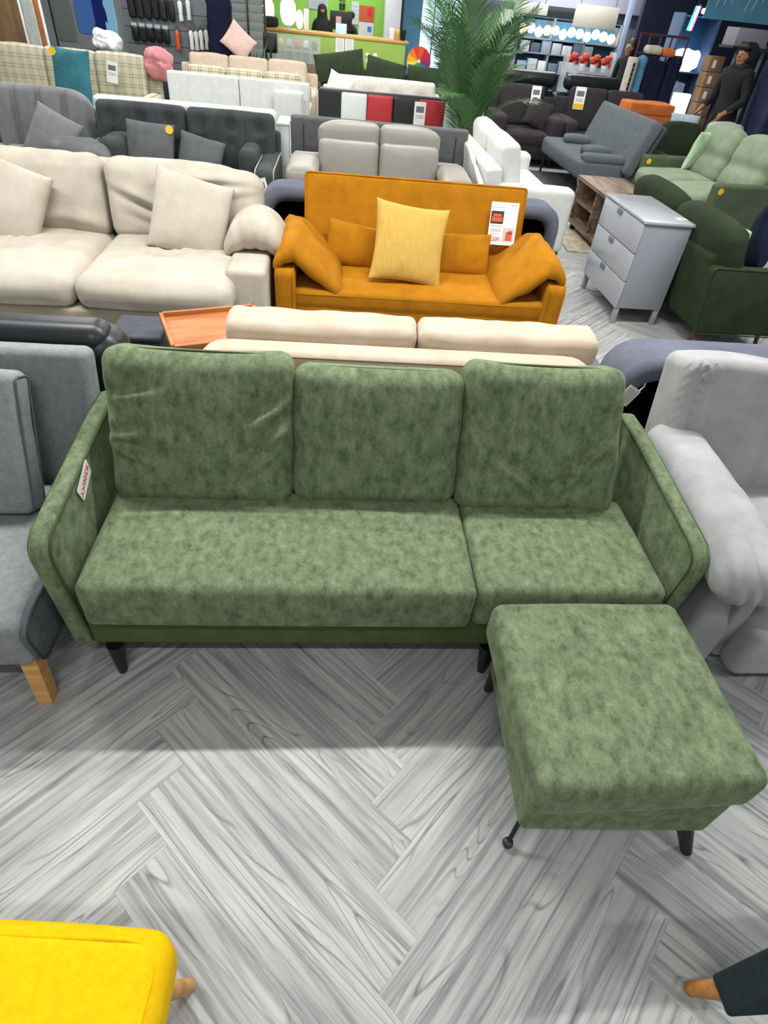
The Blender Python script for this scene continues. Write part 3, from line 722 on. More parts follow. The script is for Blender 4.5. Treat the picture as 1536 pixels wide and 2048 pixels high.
def ochre_sofa():
    t = thing('ochre_sofa', 'ochre corduroy sofa bed with arm cushions and price card', 'sofa', (0.53, 3.95, 0))
    P = lambda x, y, z: rel(t, x, y, z)
    soft('base', (1.62, 0.60, 0.26), P(0.53, 3.87, 0.155), M_ochre, t, r=0.02, n=(10, 4, 3))
    s = soft('seat', (1.60, 0.62, 0.10), P(0.53, 3.87, 0.305), M_ochre, t, rot=(R(3), 0, 0), r=0.025, n=(12, 6, 2), crown=(0, 0, 0.012), wr=0.002)
    tube('piping', [P(-0.25, 3.563, 0.318), P(0.53, 3.563, 0.318), P(1.31, 3.563, 0.318)], 0.006, M_ochre, t)
    b = soft('backrest', (1.47, 0.13, 0.575), P(0.522, 4.21, 0.562), M_ochre, t, rot=(R(-14), 0, 0), r=0.03, n=(14, 2, 6), wr=0.002)
    tube('piping', [(x, -0.06, z) for x, z in rpoly([(-0.725, -0.27), (0.725, -0.27), (0.725, 0.280), (-0.725, 0.280)], 0.02, 3)], 0.006, M_ochre, b, closed=True)
    o = rpoly([(3.545, 0.02), (3.535, 0.46), (4.22, 0.50), (4.24, 0.02)], [0.02, 0.05, 0.05, 0.02], 5)
    for xc in (-0.302, 1.375):
        a = prism('arm', [(y - 3.95, z) for y, z in o], 0.125, M_ochre, t, P(xc, 3.95, 0), bev=0.025, seg=4)
        for sd in (-1, 1): tube('piping', [(sd * 0.05, y - 3.952, z) for y, z in o[:14]], 0.005, M_ochre, a)
    def flop(s):
        def f(v, p):
            q = v.x * s + 0.07                        # distance towards the seat side
            v.z -= 0.75 * max(0, q) + (1.2 * max(0, -q - 0.07) ** 1.0)
            v.z += 0.012 * noise.noise(Vector((v.x * 9, v.y * 9, s))) - 0.05 * max(0, -p.y - 0.3) * (1 if q > 0 else 0.5)
            v.z += 0.005 * math.sin(v.y * 30 + v.x * 40 * s)
            return v
        return f
    for s, xc in ((1, -0.165), (-1, 1.225)):
        soft('arm_cushion', (0.42, 0.62, 0.10), P(xc, 3.87, 0.555), M_ochre, t, r=0.045, n=(16, 16, 2), crown=(0, 0, 0.02), fn=flop(s), k=4)
    for sx in (-0.75, 0.75):
        for y in (3.62, 4.15): leg('leg', P(0.53 + sx, y, 0.03), P(0.53 + sx, y, 0), 0.02, 0.02, M_black, t)
    tag(pillow('ochre_lumbar_cushion', 0.44, 0.27, 0.13, (0.15, 4.02, 0.475), M_ochre, None, (R(-18), R(8), R(0)), pinch=0.05, seed=1), 'ochre lumbar cushion behind the left side of the mustard cushion', 'cushion')
    tag(pillow('ochre_lumbar_cushion', 0.44, 0.27, 0.13, (0.81, 4.02, 0.465), M_ochre, None, (R(-18), R(-1), R(0)), pinch=0.05, seed=4), 'ochre lumbar cushion right of the mustard cushion', 'cushion')
    tag(pillow('mustard_cushion', 0.47, 0.47, 0.14, (0.455, 3.83, 0.565), M_mustard, None, (R(-25), R(6), R(3)), pinch=0.09, seed=8, n=22), 'pale mustard square cushion in the middle of the ochre sofa', 'cushion')
    c = thing('price_card', 'laminated price card with two sofa photos leaning on the ochre backrest', 'price card', (1.10, 4.075, 0.53)); c.rotation_euler = (R(-14), 0, R(0))
    box('card', (0.185, 0.003, 0.255), (0, 0, 0.128), M_paper, c, bev=0)
    pd = solid('dark_photo_print', '3a3032'); po = solid('orange_sofa_print', 'd0603c'); pg = solid('pale_grey_print', 'c9cbd0')
    box('photo', (0.085, 0.001, 0.075), (-0.045, -0.002, 0.165), pd, c, bev=0); box('photo', (0.08, 0.001, 0.085), (0.045, -0.002, 0.065), pg, c, bev=0)
    for (x, z, w_, h_) in ((-0.045, 0.155, 0.07, 0.030), (-0.045, 0.175, 0.056, 0.022), (0.048, 0.055, 0.044, 0.05), (0.055, 0.08, 0.03, 0.02)):
        box('sofa_print', (w_, 0.001, h_), (x, -0.003, z), po, c, bev=0.0)
    for (x, z, w_, h_) in ((-0.04, 0.225, 0.09, 0.005), (0.06, 0.24, 0.045, 0.008), (-0.045, 0.115, 0.08, 0.010), (-0.045, 0.09, 0.07, 0.018), (-0.05, 0.068, 0.06, 0.006)):
        box('print_line', (w_, 0.001, h_), (x, -0.002, z), pg, c, bev=0)
    text('price', '£300', 0.034, solid('strong_red_print', 'c8202c'), c, (-0.045, -0.0025, 0.035), (R(90), 0, 0))
ochre_sofa()

# ================================================================== right hand side
def chest():
    t = thing('drawer_chest', 'grey gloss three drawer chest on square legs beside the dark green sofa', 'chest of drawers', (2.27, 4.54, 0))
    box('body', (0.34, 0.75, 0.585), (0.005, 0, 0.4125), M_chestside, t, bev=0.004)
    box('top', (0.37, 0.775, 0.02), (0, 0, 0.715), M_chest, t, bev=0.004)
    for i in range(3):
        z = 0.605 - i * 0.195
        d = box('drawer_front', (0.018, 0.755, 0.188), (-0.176, 0, z), M_chest, t, bev=0.003)
        h = box('handle', (0.014, 0.085, 0.034), (-0.012, 0.04, 0.074), solid('handle_grey', '6f747c', rough=0.35), d, bev=0.003)
    for sx in (-1, 1):
        for sy in (-1, 1): box('leg', (0.035, 0.035, 0.12), (sx * 0.155, sy * 0.352, 0.06), M_silver, t, bev=0.003)
    l = tag(box('price_label', (0.07, 0.05, 0.002), (2.40, 4.28, 0.7265), M_paper, None, (0, 0, R(15)), bev=0), 'small white paper label lying on the grey chest top', 'label')
    box('print', (0.02, 0.02, 0.0008), (0.01, 0, 0.0012), M_gap, l, bev=0)
chest()

def forest_sofa():
    t = thing('forest_green_sofa', 'dark forest green sofa on splayed walnut legs, seen from its side beside the chest', 'sofa', (2.80, 4.62, 0))
    P = lambda x, y, z: rel(t, x + 0.05, y, z)
    o = rpoly([(2.47, 0.135), (2.40, 0.575), (3.10, 0.575), (3.10, 0.135)], [0.02, 0.05, 0.06, 0.03], 5)
    for y in (3.80, 5.48):
        a = prism('arm', [(x - 2.75, z) for x, z in o], 0.10, M_dgreen, t, P(2.75, y, 0), axis='y', bev=0.02, seg=3)
        tube('piping', [(x - 2.75, -0.046, z - 0.004) for x, z in o], 0.005, M_dgreen, a, closed=True)
    soft('back_frame', (0.10, 1.62, 0.50), P(2.475, 4.64, 0.385), M_dgreen, t, rot=(0, R(-9), 0), r=0.03, n=(2, 8, 4))
    soft('base', (0.60, 1.60, 0.16), P(2.78, 4.64, 0.215), M_dgreen, t, r=0.03)
    for y in (4.25, 5.03):
        soft('seat_cushion', (0.56, 0.76, 0.15), P(2.82, y, 0.37), M_dgreen, t, r=0.05, n=5, crown=(0.01, 0, 0.015))
    def bow(v, p):
        v.x -= 0.02 * (1 - p.y ** 2); v.z -= 0.05 * abs(p.y) ** 3 * max(0, p.z)
        return v
    for y in (4.18, 4.99):
        soft('back_cushion', (0.17, 0.80, 0.46), P(2.545, y, 0.60), M_dgreen, t, rot=(0, R(-12), 0), r=0.07, n=(3, 12, 8), crown=(0.02, 0, 0.01), fn=bow, k=4)
    for y in (3.87, 5.42):
        leg('leg', P(2.56, y, 0.145), P(2.535, y + (0.02 if y < 4.5 else -0.02), 0), 0.02, 0.012, M_walnut, t)
        leg('leg', P(3.02, y, 0.145), P(3.065, y + (0.02 if y < 4.5 else -0.02), 0), 0.02, 0.012, M_walnut, t)
    tag(pillow('mint_cushion', 0.34, 0.34, 0.07, (2.69, 4.03, 0.61), M_mint, None, (R(-4), 0, R(84)), pinch=0.05, seed=3), 'mint green cushion standing against the near arm of the forest green sofa', 'cushion')
    tag(pillow('navy_cushion', 0.46, 0.44, 0.16, (3.01, 4.22, 0.645), M_navydk, None, (R(-10), R(24), R(60)), pinch=0.06, seed=3), 'dark navy cushion on the forest green sofa at the right photo edge', 'cushion')
forest_sofa()

def sage_sofa():
    t = thing('sage_green_sofa', 'pale sage green velvet two seat sofa facing left with yellow dots on its arms', 'sofa', (4.05, 7.1, 0), R(8))
    P = lambda x, y, z: rel(t, x, y, z)
    for y in (6.40, 7.78):
        a = soft('arm', (0.88, 0.13, 0.50), P(4.12, y, 0.35), M_sagearm, t, r=0.035, n=5)
        lathe('yellow_dot', [(0.03, 0), (0.03, 0.002)], M_sticker, a, (-0.40, -0.066, 0.19), (R(90), 0, 0), seg=16)
        a.children[0]['label'] = 'round yellow sticker'
    soft('base', (0.80, 1.30, 0.22), P(4.12, 7.09, 0.20), M_sagearm, t, r=0.03)
    for y in (6.76, 7.42):
        soft('seat_cushion', (0.74, 0.645, 0.18), P(3.97, y, 0.395), M_sage, t, r=0.06, n=6, crown=(0.02, 0, 0.03), wr=0.004)
        def waist(v, p):
            v.x += 0.03 * math.exp(-((p.z + 0.15) / 0.18) ** 2) * (1 if p.x < 0 else 0)
            v.z -= 0.06 * abs(p.y) ** 3 * max(0, p.z)
            return v
        soft('back_cushion', (0.20, 0.64, 0.56), P(4.33, y, 0.70), M_sage, t, rot=(0, R(18), 0), r=0.085, n=(3, 8, 14), crown=(0.03, 0, 0.01), fn=waist, k=4)
    soft('back_frame', (0.14, 1.42, 0.62), P(4.50, 7.09, 0.42), M_sagearm, t, rot=(0, R(10), 0), r=0.04)
    for x in (3.76, 4.46):
        for y in (6.42, 7.74): leg('leg', P(x, y, 0.11), P(x, y, 0), 0.022, 0.015, M_walnut, t)
    tag(pillow('sage_cushion', 0.40, 0.40, 0.12, (4.17, 7.60, 0.70), M_mint, None, (R(12), 0, R(35)), pinch=0.08, seed=2), 'pale mint pointed cushion at the far end of the sage sofa', 'cushion')
sage_sofa()

def white_sofa():
    t = thing('white_sofa', 'white fabric sofa facing right with clear plastic over its back, beside the palm', 'sofa', (1.70, 6.3, 0))
    P = lambda x, y, z: rel(t, x, y, z)
    for y in (5.62, 7.22):
        soft('arm', (0.72, 0.20, 0.52), P(1.72, y, 0.335), M_whitef, t, r=0.05, n=5, crown=(0, 0.006, 0.01))
    soft('base', (0.68, 1.45, 0.22), P(1.70, 6.42, 0.21), M_whitef, t, r=0.02)
    soft('seat_cushion', (0.56, 0.70, 0.15), P(1.80, 6.07, 0.38), M_whitef, t, r=0.04, crown=(0, 0, 0.01)); soft('seat_cushion', (0.56, 0.70, 0.15), P(1.80, 6.78, 0.38), M_whitef, t, r=0.04, crown=(0, 0, 0.01))
    soft('back_frame', (0.14, 1.72, 0.60), P(1.36, 6.42, 0.42), M_whitef, t, rot=(0, R(-6), 0), r=0.04, n=(2, 8, 4))
    for y in (6.03, 6.80):
        soft('back_cushion', (0.17, 0.74, 0.46), P(1.50, y, 0.66), M_whitef, t, rot=(0, R(-10), 0), r=0.06, n=(3, 8, 6), crown=(0.02, 0, 0.01), wr=0.004)
    soft('plastic_cover', (0.035, 1.5, 0.50), P(1.245, 6.30, 0.50), M_whitepl, t, rot=(0, R(-6), 0), r=0.015, n=(2, 26, 12), wr=0.016, ws=4, fn=lambda v, p: v + Vector((0, 0, -0.16 * max(0, -p.y) * (1 if p.z > 0 else 0))))
    for x in (1.42, 2.02):
        for y in (5.62, 7.22): box('leg', (0.09, 0.09, 0.08), P(x, y, 0.04), M_black, t, bev=0.005)
white_sofa()

def tv_stand():
    t = thing('tv_stand', 'low rustic brown wooden open fronted cabinet behind the grey chest', 'cabinet', (2.77, 6.19, 0))
    W, D, H0, H1 = 1.22, 0.50, 0.06, 0.50
    box('top', (D, W, 0.035), (0, 0, H1 - 0.018), M_tvwood, t, bev=0.003)
    box('bottom', (D, W, 0.035), (0, 0, H0 + 0.018), M_tvwood, t, bev=0.003)
    for y in (-W / 2 + 0.018, 0.02, W / 2 - 0.018): box('upright', (D - 0.02, 0.03, H1 - H0 - 0.07), (0.005, y, (H0 + H1) / 2), M_tvwood, t, bev=0.003)
    box('back_panel', (0.012, W - 0.02, H1 - H0 - 0.06), (D / 2 - 0.01, 0, (H0 + H1) / 2), M_tvwood, t, bev=0)
    box('shelf', (D - 0.04, 0.54, 0.02), (0.01, 0.30, 0.27), M_tvwood, t, bev=0.002)
    for sx in (-1, 1):
        for sy in (-1, 1): box('leg', (0.05, 0.05, 0.06), (sx * 0.2, sy * 0.52, 0.03), M_black, t, bev=0.003)
    r = box('rug', (0.5, 0.75, 0.01), (2.54, 6.22, 0.006), fab('beige_patterned_rug', 'a99f8b', 'c4bba6', scale=9, contrast=(0.45, 0.55)), None, (0, 0, R(-4)), bev=0.003)
    tag(r, 'small beige patterned rug on the aisle floor left of the wooden cabinet', 'rug')
    r = box('dark_rug', (1.4, 1.7, 0.01), (3.15, 8.75, 0.006), fab('dark_grey_rug', '44464a', '55575b', scale=20), None, (0, 0, 0), bev=0.003)
    tag(r, 'dark grey rug under the blue grey clic clac sofa', 'rug')
tv_stand()

def slate_sofa():
    t = thing('clic_clac_sofa', 'blue slate cloth clic clac sofa with tufted back on thin metal legs', 'sofa', (3.3, 8.75, 0))
    P = lambda x, y, z: rel(t, x, y, z)
    def bump(v, p):
        if p.z > 0.2: v.z -= 0.0
        return v
    soft('seat', (0.62, 1.72, 0.20), P(3.22, 8.78, 0.345), M_teal, t, r=0.05, n=(6, 14, 3), crown=(0.02, 0.0, 0.02))
    def tufts(v, p):
        if p.x < 0:
            for yy in (-0.6, -0.2, 0.2, 0.6):
                for zz in (-0.08, 0.12):
                    v.x += 0.02 * math.exp(-((v.y - yy) ** 2 + (v.z - zz) ** 2) / 0.0012)
        return v
    soft('backrest', (0.15, 1.80, 0.60), P(3.60, 8.72, 0.62), M_teal, t, rot=(0, R(20), 0), r=0.04, n=(3, 40, 16), crown=(0.02, 0, 0), fn=tufts)
    soft('back_panel', (0.05, 1.79, 0.58), P(3.70, 8.72, 0.585), M_tealdk, t, rot=(0, R(20), 0), r=0.02)
    for y, ry in ((8.35, 5), (9.15, -8)):
        soft('bolster', (0.34, 0.24, 0.09), P(3.23, y, 0.50), M_teal, t, rot=(0, 0, R(ry)), r=0.044, n=5, crown=(0, 0, 0.02))
    soft('folded_arm', (0.52, 0.20, 0.10), P(3.22, 8.02, 0.47), M_teal, t, r=0.045, n=5)
    leg('leg', P(2.98, 8.05, 0.26), P(3.05, 8.0, 0), 0.014, 0.010, M_chrome, t); leg('leg', P(2.98, 9.52, 0.26), P(2.96, 9.6, 0), 0.02, 0.014, M_black, t)
    leg('leg', P(3.6, 8.05, 0.26), P(3.68, 8.0, 0), 0.014, 0.010, M_chrome, t); leg('leg', P(3.6, 9.52, 0.26), P(3.66, 9.6, 0), 0.014, 0.010, M_chrome, t)
slate_sofa()

# ================================================================== generic upholstered pieces for the rows behind
def sofa(name, label, xc, y0, W, D, mats, rotz=0, seat=0.43, back=0.85, arm=0.60, aw=0.18, seats=2, lean=9, backfn=None, bn=(10, 3, 8), base_z=0.10, legs=M_black, cush=True, ar=0.05, bt=0.16, arms=(1, 1), back_w=None, wr=0.003):
    """sofa facing -y before rotation; y0 = front edge when unrotated; mats = (body, cushions)"""
    mb, mc = mats
    t = thing(name, label, 'sofa', (xc, y0 + D / 2, 0), rotz)
    iw = W - aw * sum(arms)
    xo = (arms[0] - arms[1]) * aw / 2
    soft('base', (W - 0.02, D - 0.06, seat - 0.14 - base_z), (0, 0, (seat - 0.14 + base_z) / 2), mb, t, r=0.02)
    soft('back_frame', (W - 0.02, 0.10, back - 0.12 - base_z), (0, D / 2 - 0.07, (back - 0.12 + base_z) / 2), mb, t, rot=(R(-4), 0, 0), r=0.035)
    for s, k in ((-1, 0), (1, 1)):
        if arms[k]: soft('arm', (aw, D - 0.06, arm - base_z), (s * (W / 2 - aw / 2), -0.02, (arm + base_z) / 2), mb, t, r=ar, n=4, crown=(0, 0.008, 0.012))
    for i in range(seats):
        x = xo - iw / 2 + iw * (i + 0.5) / seats
        soft('seat_cushion', (iw / seats - 0.008, D - 0.20, 0.16), (x, -0.09, seat - 0.08), mc, t, r=0.045, n=(8, 8, 2), crown=(0, 0.008, 0.018), wr=wr, seed=i * 3.1)
        bw = (back_w or iw) / seats
        xb = (xo if not back_w else 0) - (back_w or iw) / 2 + bw * (i + 0.5)
        soft('back_cushion', (bw - 0.008, bt, back - seat + 0.03), (xb, D / 2 - 0.10 - bt / 2, (back + seat) / 2), mc, t, rot=(R(-lean), 0, 0), r=0.05, n=bn, crown=(0, 0.022, 0.006), fn=backfn, wr=wr, seed=i * 2.7 + W)
    for sx in (-1, 1):
        for sy in (-1, 1): leg('leg', (sx * (W / 2 - 0.1), sy * (D / 2 - 0.1), base_z + 0.02), (sx * (W / 2 - 0.09), sy * (D / 2 - 0.09), 0), 0.022, 0.016, legs, t)
    return t
def card(name, label, loc, rot, w=0.09, h=0.17, yellow=True, cat='price card', txt=None):
    c = thing(name, label, cat, loc); c.rotation_euler = rot
    box('card', (w, 0.003, h), (0, 0, 0), M_paper, c, bev=0)
    box('photo', (w * 0.7, 0.001, h * 0.24), (0, -0.002, h * 0.2), solid('grey_photo_print', '6b7078'), c, bev=0)
    if yellow: box('yellow_band', (w * 0.96, 0.001, h * 0.22), (0, -0.002, -h * 0.36), M_sticker, c, bev=0)
    for q in range(2): box('print_line', (w * 0.7, 0.001, h * 0.03), (0, -0.002, -h * 0.05 - q * h * 0.08), solid('grey_print', '9a9aa0'), c, bev=0)
    if txt: text('price', txt, h * 0.24, M_red, c, (0, -0.003, h * 0.05), (R(90), 0, 0))
    return c
def dot(parent, loc, rot, r=0.035):
    o = lathe('yellow_dot', [(r, 0), (r, 0.002)], M_sticker, parent, loc, rot, seg=16); o['label'] = 'round yellow sticker'; return o

# ---- backs between cream sofa and charcoal sofa
def flat_back(name, label, x0, x1, y, top, th, mat, tilt=0, cat='sofa', dep=0.55):
    t = thing(name, label, cat, ((x0 + x1) / 2, y + dep / 2, 0), R(tilt))
    W = x1 - x0
    soft('back_frame', (W, th, top - 0.10), (0, -dep / 2 + th / 2, (top + 0.10) / 2), mat, t, r=0.04, n=(10, 2, 6), k=4)
    soft('seat', (W - 0.04, dep - th, 0.28), (0, th / 2, 0.26), mat, t, r=0.05)
    for s in (-1, 1):
        soft('arm', (0.12, dep - th, 0.42), (s * (W / 2 - 0.08), th / 2, 0.31), mat, t, r=0.04)
        for yy in (-dep / 2 + 0.1, dep / 2 - 0.1): leg('leg', (s * (W / 2 - 0.1), yy, 0.13), (s * (W / 2 - 0.1), yy, 0), 0.02, 0.016, M_black, t)
    return t
flat_back('beige_loveseat', 'pinkish beige sofa turned away, top edge showing above the cream sofa', -1.98, -0.99, 4.42, 0.775, 0.15, M_cream2, 0, dep=0.5)
flat_back('beige_loveseat', 'pinkish beige sofa turned away, slanting top edge at the left photo edge', -3.3, -2.02, 4.44, 0.80, 0.14, M_cream2, -3, dep=0.5)

# ---- charcoal tufted sofa
def tufted(nx, zs, amp=0.022, sg=0.0016):
    def f(v, p):
        if p.y < 0:
            for q in range(nx):
                xx = p.x  # per cushion
                cx = (-1 + 2 * (q + 0.5) / nx)
                for zz in zs:
                    dx = (p.x - cx) * 0.35; dz = (p.z - zz) * 0.2
                    v.y += amp * math.exp(-(dx * dx + dz * dz) / sg)
            for q in range(1, nx): v.y += 0.014 * math.exp(-((p.x + 1 - 2 * q / nx) / 0.035) ** 2)
        return v
    return f
ch = sofa('charcoal_sofa', 'charcoal velvet tufted sofa with pale piped arms and scatter cushions', -1.33, 5.42, 1.62, 0.92, (M_charcoal, M_charcoal), back=0.86, arm=0.58, aw=0.17, backfn=tufted(3, (-0.1, 0.5), 0.035), bn=(48, 3, 22), bt=0.15, back_w=1.52)
for s in (-1, 1):
    o = rpoly([(-0.40, 0.12), (-0.40, 0.575), (0.38, 0.575)], [0, 0.06, 0], 5)
    for q in (-1, 1): tube('piping', [(s * 0.725 + q * 0.075, y - 0.032, z) for y, z in o], 0.006, M_pipe, ch)
soft('arm_bolster', (0.16, 0.40, 0.26), (0.56, 0.02, 0.54), M_charcoal, ch, r=0.07, n=6, wr=0.006)
soft('arm_bolster', (0.20, 0.40, 0.26), (-0.56, 0.02, 0.54), M_charcoal, ch, r=0.07, n=6, wr=0.006)
c = pillow('grey_velvet_cushion', 0.40, 0.38, 0.14, (-1.60, 5.88, 0.60), M_charcoal2, None, (R(-22), R(3), 0), seed=2, pinch=0.05)
tag(c, 'grey velvet cushion with a yellow dot on the charcoal sofa', 'cushion'); dot(c, (0.165, -0.045, 0.14), (R(90), 0, 0), 0.032)
tag(pillow('grey_velvet_cushion', 0.38, 0.34, 0.14, (-1.20, 5.93, 0.54), M_charcoal2, None, (R(-26), R(12), 0), seed=5, pinch=0.05), 'darker grey velvet cushion in the middle of the charcoal sofa seat', 'cushion')
card('swing_ticket', 'white and yellow price ticket hanging from the charcoal sofa arm', (-0.635, 5.415, 0.44), (0, R(-15), 0), 0.13, 0.17, txt='£299')
# ---- channel back sofa, far left
def channels(v, p):
    if p.y < 0.2:
        d = min(abs(p.x + 1 - q * 2 / 4) for q in range(5)); v.y += 0.05 * math.exp(-(d / 0.06) ** 2)
    v.z -= 0.10 * max(0, p.x) ** 6 * max(0, p.z)
    return v
def chan_seat(v, p): return v
cs = sofa('channel_back_sofa', 'mid grey plush sofa with vertical channel back at the left photo edge', -3.0, 5.55, 1.75, 0.92, (M_chan, M_chan), back=0.90, arm=0.46, aw=0.20, backfn=channels, bn=(60, 3, 8), bt=0.17, back_w=1.66, seats=2)
for q in range(7): soft('seat_roll', (0.20, 0.56, 0.10), (-0.63 + q * 0.21, -0.14, 0.45), M_chan, cs, r=0.048, n=3)
tag(pillow('grey_plush_cushion', 0.38, 0.40, 0.15, (-2.42, 5.95, 0.60), M_chan, None, (R(-24), R(24), R(-6)), seed=6, pinch=0.05), 'mid grey plush cushion tilted on the channel back sofa', 'cushion')
th = soft('grey_throw', (0.46, 0.46, 0.16), (-2.10, 5.62, 0.555), M_charcoal2, None, rot=(0, R(8), R(10)), r=0.07, n=(16, 14, 3), wr=0.012, ws=8, crown=(0, 0, 0.03), fn=lambda v, p: v + Vector((0, 0, 0.01 * math.sin(v.x * 60) * (1 if p.y < 0 else 0))))
tag(th, 'bunched grey velvet throw lying on the arm between channel back and charcoal sofas', 'throw')

# ---- taupe leather recliner and the bed behind it
rc = sofa('taupe_recliner_sofa', 'taupe leather two seat recliner sofa with raised headrests behind the ochre sofa', 0.36, 5.24, 1.56, 0.95, (M_rleather, M_rleather), back=0.74, arm=0.52, aw=0.24, bt=0.17, lean=10, wr=0.004)
for s in (-1, 1):
    soft('headrest', (0.545, 0.13, 0.20), (s * 0.272, 0.345, 0.785), M_rleather, rc, rot=(R(-10), 0, 0), r=0.055, n=(8, 3, 4), crown=(0, 0.015, 0.012), fn=(lambda s: lambda v, p: v + Vector((0, 0, -0.05 * max(0, p.x * s) ** 3 * max(0, p.z))))(s))
    soft('arm_pad', (0.27, 0.62, 0.12), (s * 0.66, 0.05, 0.565), M_rleather, rc, r=0.055, n=(6, 10, 3), crown=(0, 0, 0.02), wr=0.005, fn=lambda v, p: v + Vector((0, 0, -0.03 * max(0, -p.y - 0.5))))
bd = thing('grey_bed', 'grey upholstered headboard of a white framed bed behind the taupe recliner', 'bed', (0.39, 7.0, 0))
soft('headboard', (1.68, 0.08, 0.78), (0, -0.52, 0.46), M_bed, bd, r=0.03, n=6)
for s in (-1, 1): box('slot', (0.012, 0.006, 0.30), (s * 0.72, -0.561, 0.63), M_gap, bd, bev=0)
soft('mattress', (1.50, 1.0, 0.20), (0, 0.05, 0.42), M_whitel, bd, r=0.05)
for s in (-1, 1): box('side_rail', (0.05, 1.02, 0.32), (s * 0.79, 0.05, 0.24), M_whitel, bd, bev=0.01)
box('foot_board', (1.62, 0.05, 0.36), (0, 0.55, 0.26), M_whitel, bd, bev=0.01)
wb = thing('white_side_cabinet', 'narrow white cabinet end between the charcoal sofa and the taupe recliner', 'cabinet', (-0.515, 6.58, 0))
box('body', (0.10, 0.40, 0.74), (0, 0, 0.40), M_whitel, wb, bev=0.01); box('plinth', (0.09, 0.38, 0.05), (0, 0, 0.025), M_chestside, wb, bev=0.002); box('top', (0.115, 0.42, 0.02), (0, 0, 0.778), M_whitel, wb, bev=0.004)
ws = flat_back('white_leather_sofa', 'long white leatherette sofa back edge above the charcoal sofa', -2.26, -0.60, 6.60, 0.845, 0.14, M_whitel, 0)

# ---- red, white and black sofa
def checker_sofa():
    t = thing('checker_sofa', 'black sofa back with red, white and black leatherette panels', 'sofa', (0.62, 8.3, 0))
    soft('back_frame', (1.72, 0.14, 0.80), (0, -0.25, 0.52), M_blackl, t, r=0.03)
    cols = [M_whitel, M_redl, M_blackl, M_redl, M_whitel]; low = [M_blackl, M_whitel, M_redl, M_whitel, M_blackl]
    for i in range(5):
        x = -0.46 + i * 0.295
        soft('panel', (0.29, 0.06, 0.27), (x, -0.325, 0.765), cols[i], t, r=0.022, n=4, crown=(0, 0.01, 0))
        soft('panel', (0.29, 0.06, 0.22), (x, -0.325, 0.515), low[i], t, r=0.022, n=4, crown=(0, 0.01, 0))
    soft('seat', (1.5, 0.4, 0.25), (0, 0.05, 0.28), M_blackl, t, r=0.04)
    for s in (-1, 1):
        soft('arm', (0.13, 0.42, 0.42), (s * 0.78, 0.05, 0.33), M_whitel, t, r=0.03)
        leg('leg', (s * 0.7, -0.2, 0.13), (s * 0.7, -0.2, 0), 0.02, 0.018, M_black, t); leg('leg', (s * 0.7, 0.2, 0.13), (s * 0.7, 0.2, 0), 0.02, 0.018, M_black, t)
checker_sofa()
card('price_card', 'white price card hung on the checkered red and black sofa', (0.91, 7.935, 0.76), (R(-4), 0, 0), 0.13, 0.24, False)

# ---- white panel sofas, plaid sofas, beige, cream tufted
def panel_back(name, label, x0, x1, y, top, mat, n=2, dep=0.5):
    t = thing(name, label, 'sofa', ((x0 + x1) / 2, y + dep / 2, 0)); W = x1 - x0
    for i in range(n): soft('back_panel', (W / n - 0.006, 0.13, top - 0.12), (-W / 2 + W / n * (i + 0.5), -dep / 2 + 0.065, (top + 0.12) / 2), mat, t, r=0.025, n=5)
    soft('seat', (W - 0.1, dep - 0.14, 0.26), (0, 0.07, 0.27), mat, t, r=0.04)
    for s in (-1, 1):
        soft('arm', (0.12, dep - 0.14, 0.40), (s * (W / 2 - 0.06), 0.07, 0.32), mat, t, r=0.03)
        for q in (-1, 1): leg('leg', (s * (W / 2 - 0.1), q * (dep / 2 - 0.08), 0.14), (s * (W / 2 - 0.1), q * (dep / 2 - 0.08), 0), 0.02, 0.018, M_black, t)
    return t
panel_back('white_panel_sofa', 'white fabric sofa turned away with two flat back panels, left of the checkered sofa', -2.0, -0.36, 8.45, 0.90, M_whitef)
tag(soft('white_headrest_cushion', (0.34, 0.10, 0.34), (-0.60, 8.36, 0.66), M_whitef, None, rot=(R(6), 0, 0), r=0.03, n=5, crown=(0, 0.015, 0)), 'square white headrest cushion leaning on the back of the white panel sofa', 'cushion')
wstand = None
sofa('plaid_sofa', 'cream plaid three seat sofa in the left background', -3.40, 8.75, 2.15, 0.92, (M_plaid, M_plaid), back=0.92, arm=0.55, aw=0.16, seats=3, bt=0.18, wr=0.006)
c = pillow('teal_cushion', 0.42, 0.54, 0.15, (-3.16, 8.75, 0.73), M_tealc, None, (R(-14), R(3), R(0)), seed=3, pinch=0.05)
tag(c, 'tall teal velvet cushion with a yellow dot on the plaid sofa', 'cushion'); dot(c, (-0.185, -0.04, 0.21), (R(90), 0, 0), 0.04)
card('ticket', 'clear sleeved ticket pinned on the plaid sofa back', (-2.83, 9.20, 0.76), (R(-9), R(6), 0), 0.13, 0.22, False)
t = sofa('plaid_loveseat', 'checked cream and black sofa mostly hidden behind the white panel sofa', -1.25, 9.0, 1.75, 0.72, (M_plaid2, M_plaid2), rotz=0, back=0.87, arm=0.6, aw=0.14, seats=3, bt=0.15)
tag(soft('pink_throw', (0.34, 0.18, 0.27), (-2.33, 9.53, 0.86), M_pink, None, rot=(R(-8), R(8), 0), r=0.09, n=(20, 8, 16), wr=0.03, ws=9, crown=(0, 0, 0.03)), 'dusty pink throw heaped over the end of the plaid sofa', 'throw')
sofa('beige_corner_sofa', 'pale beige sofa with wide cushions in the middle background', -1.36, 10.2, 2.05, 0.95, (M_cream2, M_cream2), back=0.90, arm=0.62, aw=0.17, seats=3, bt=0.2, wr=0.01)
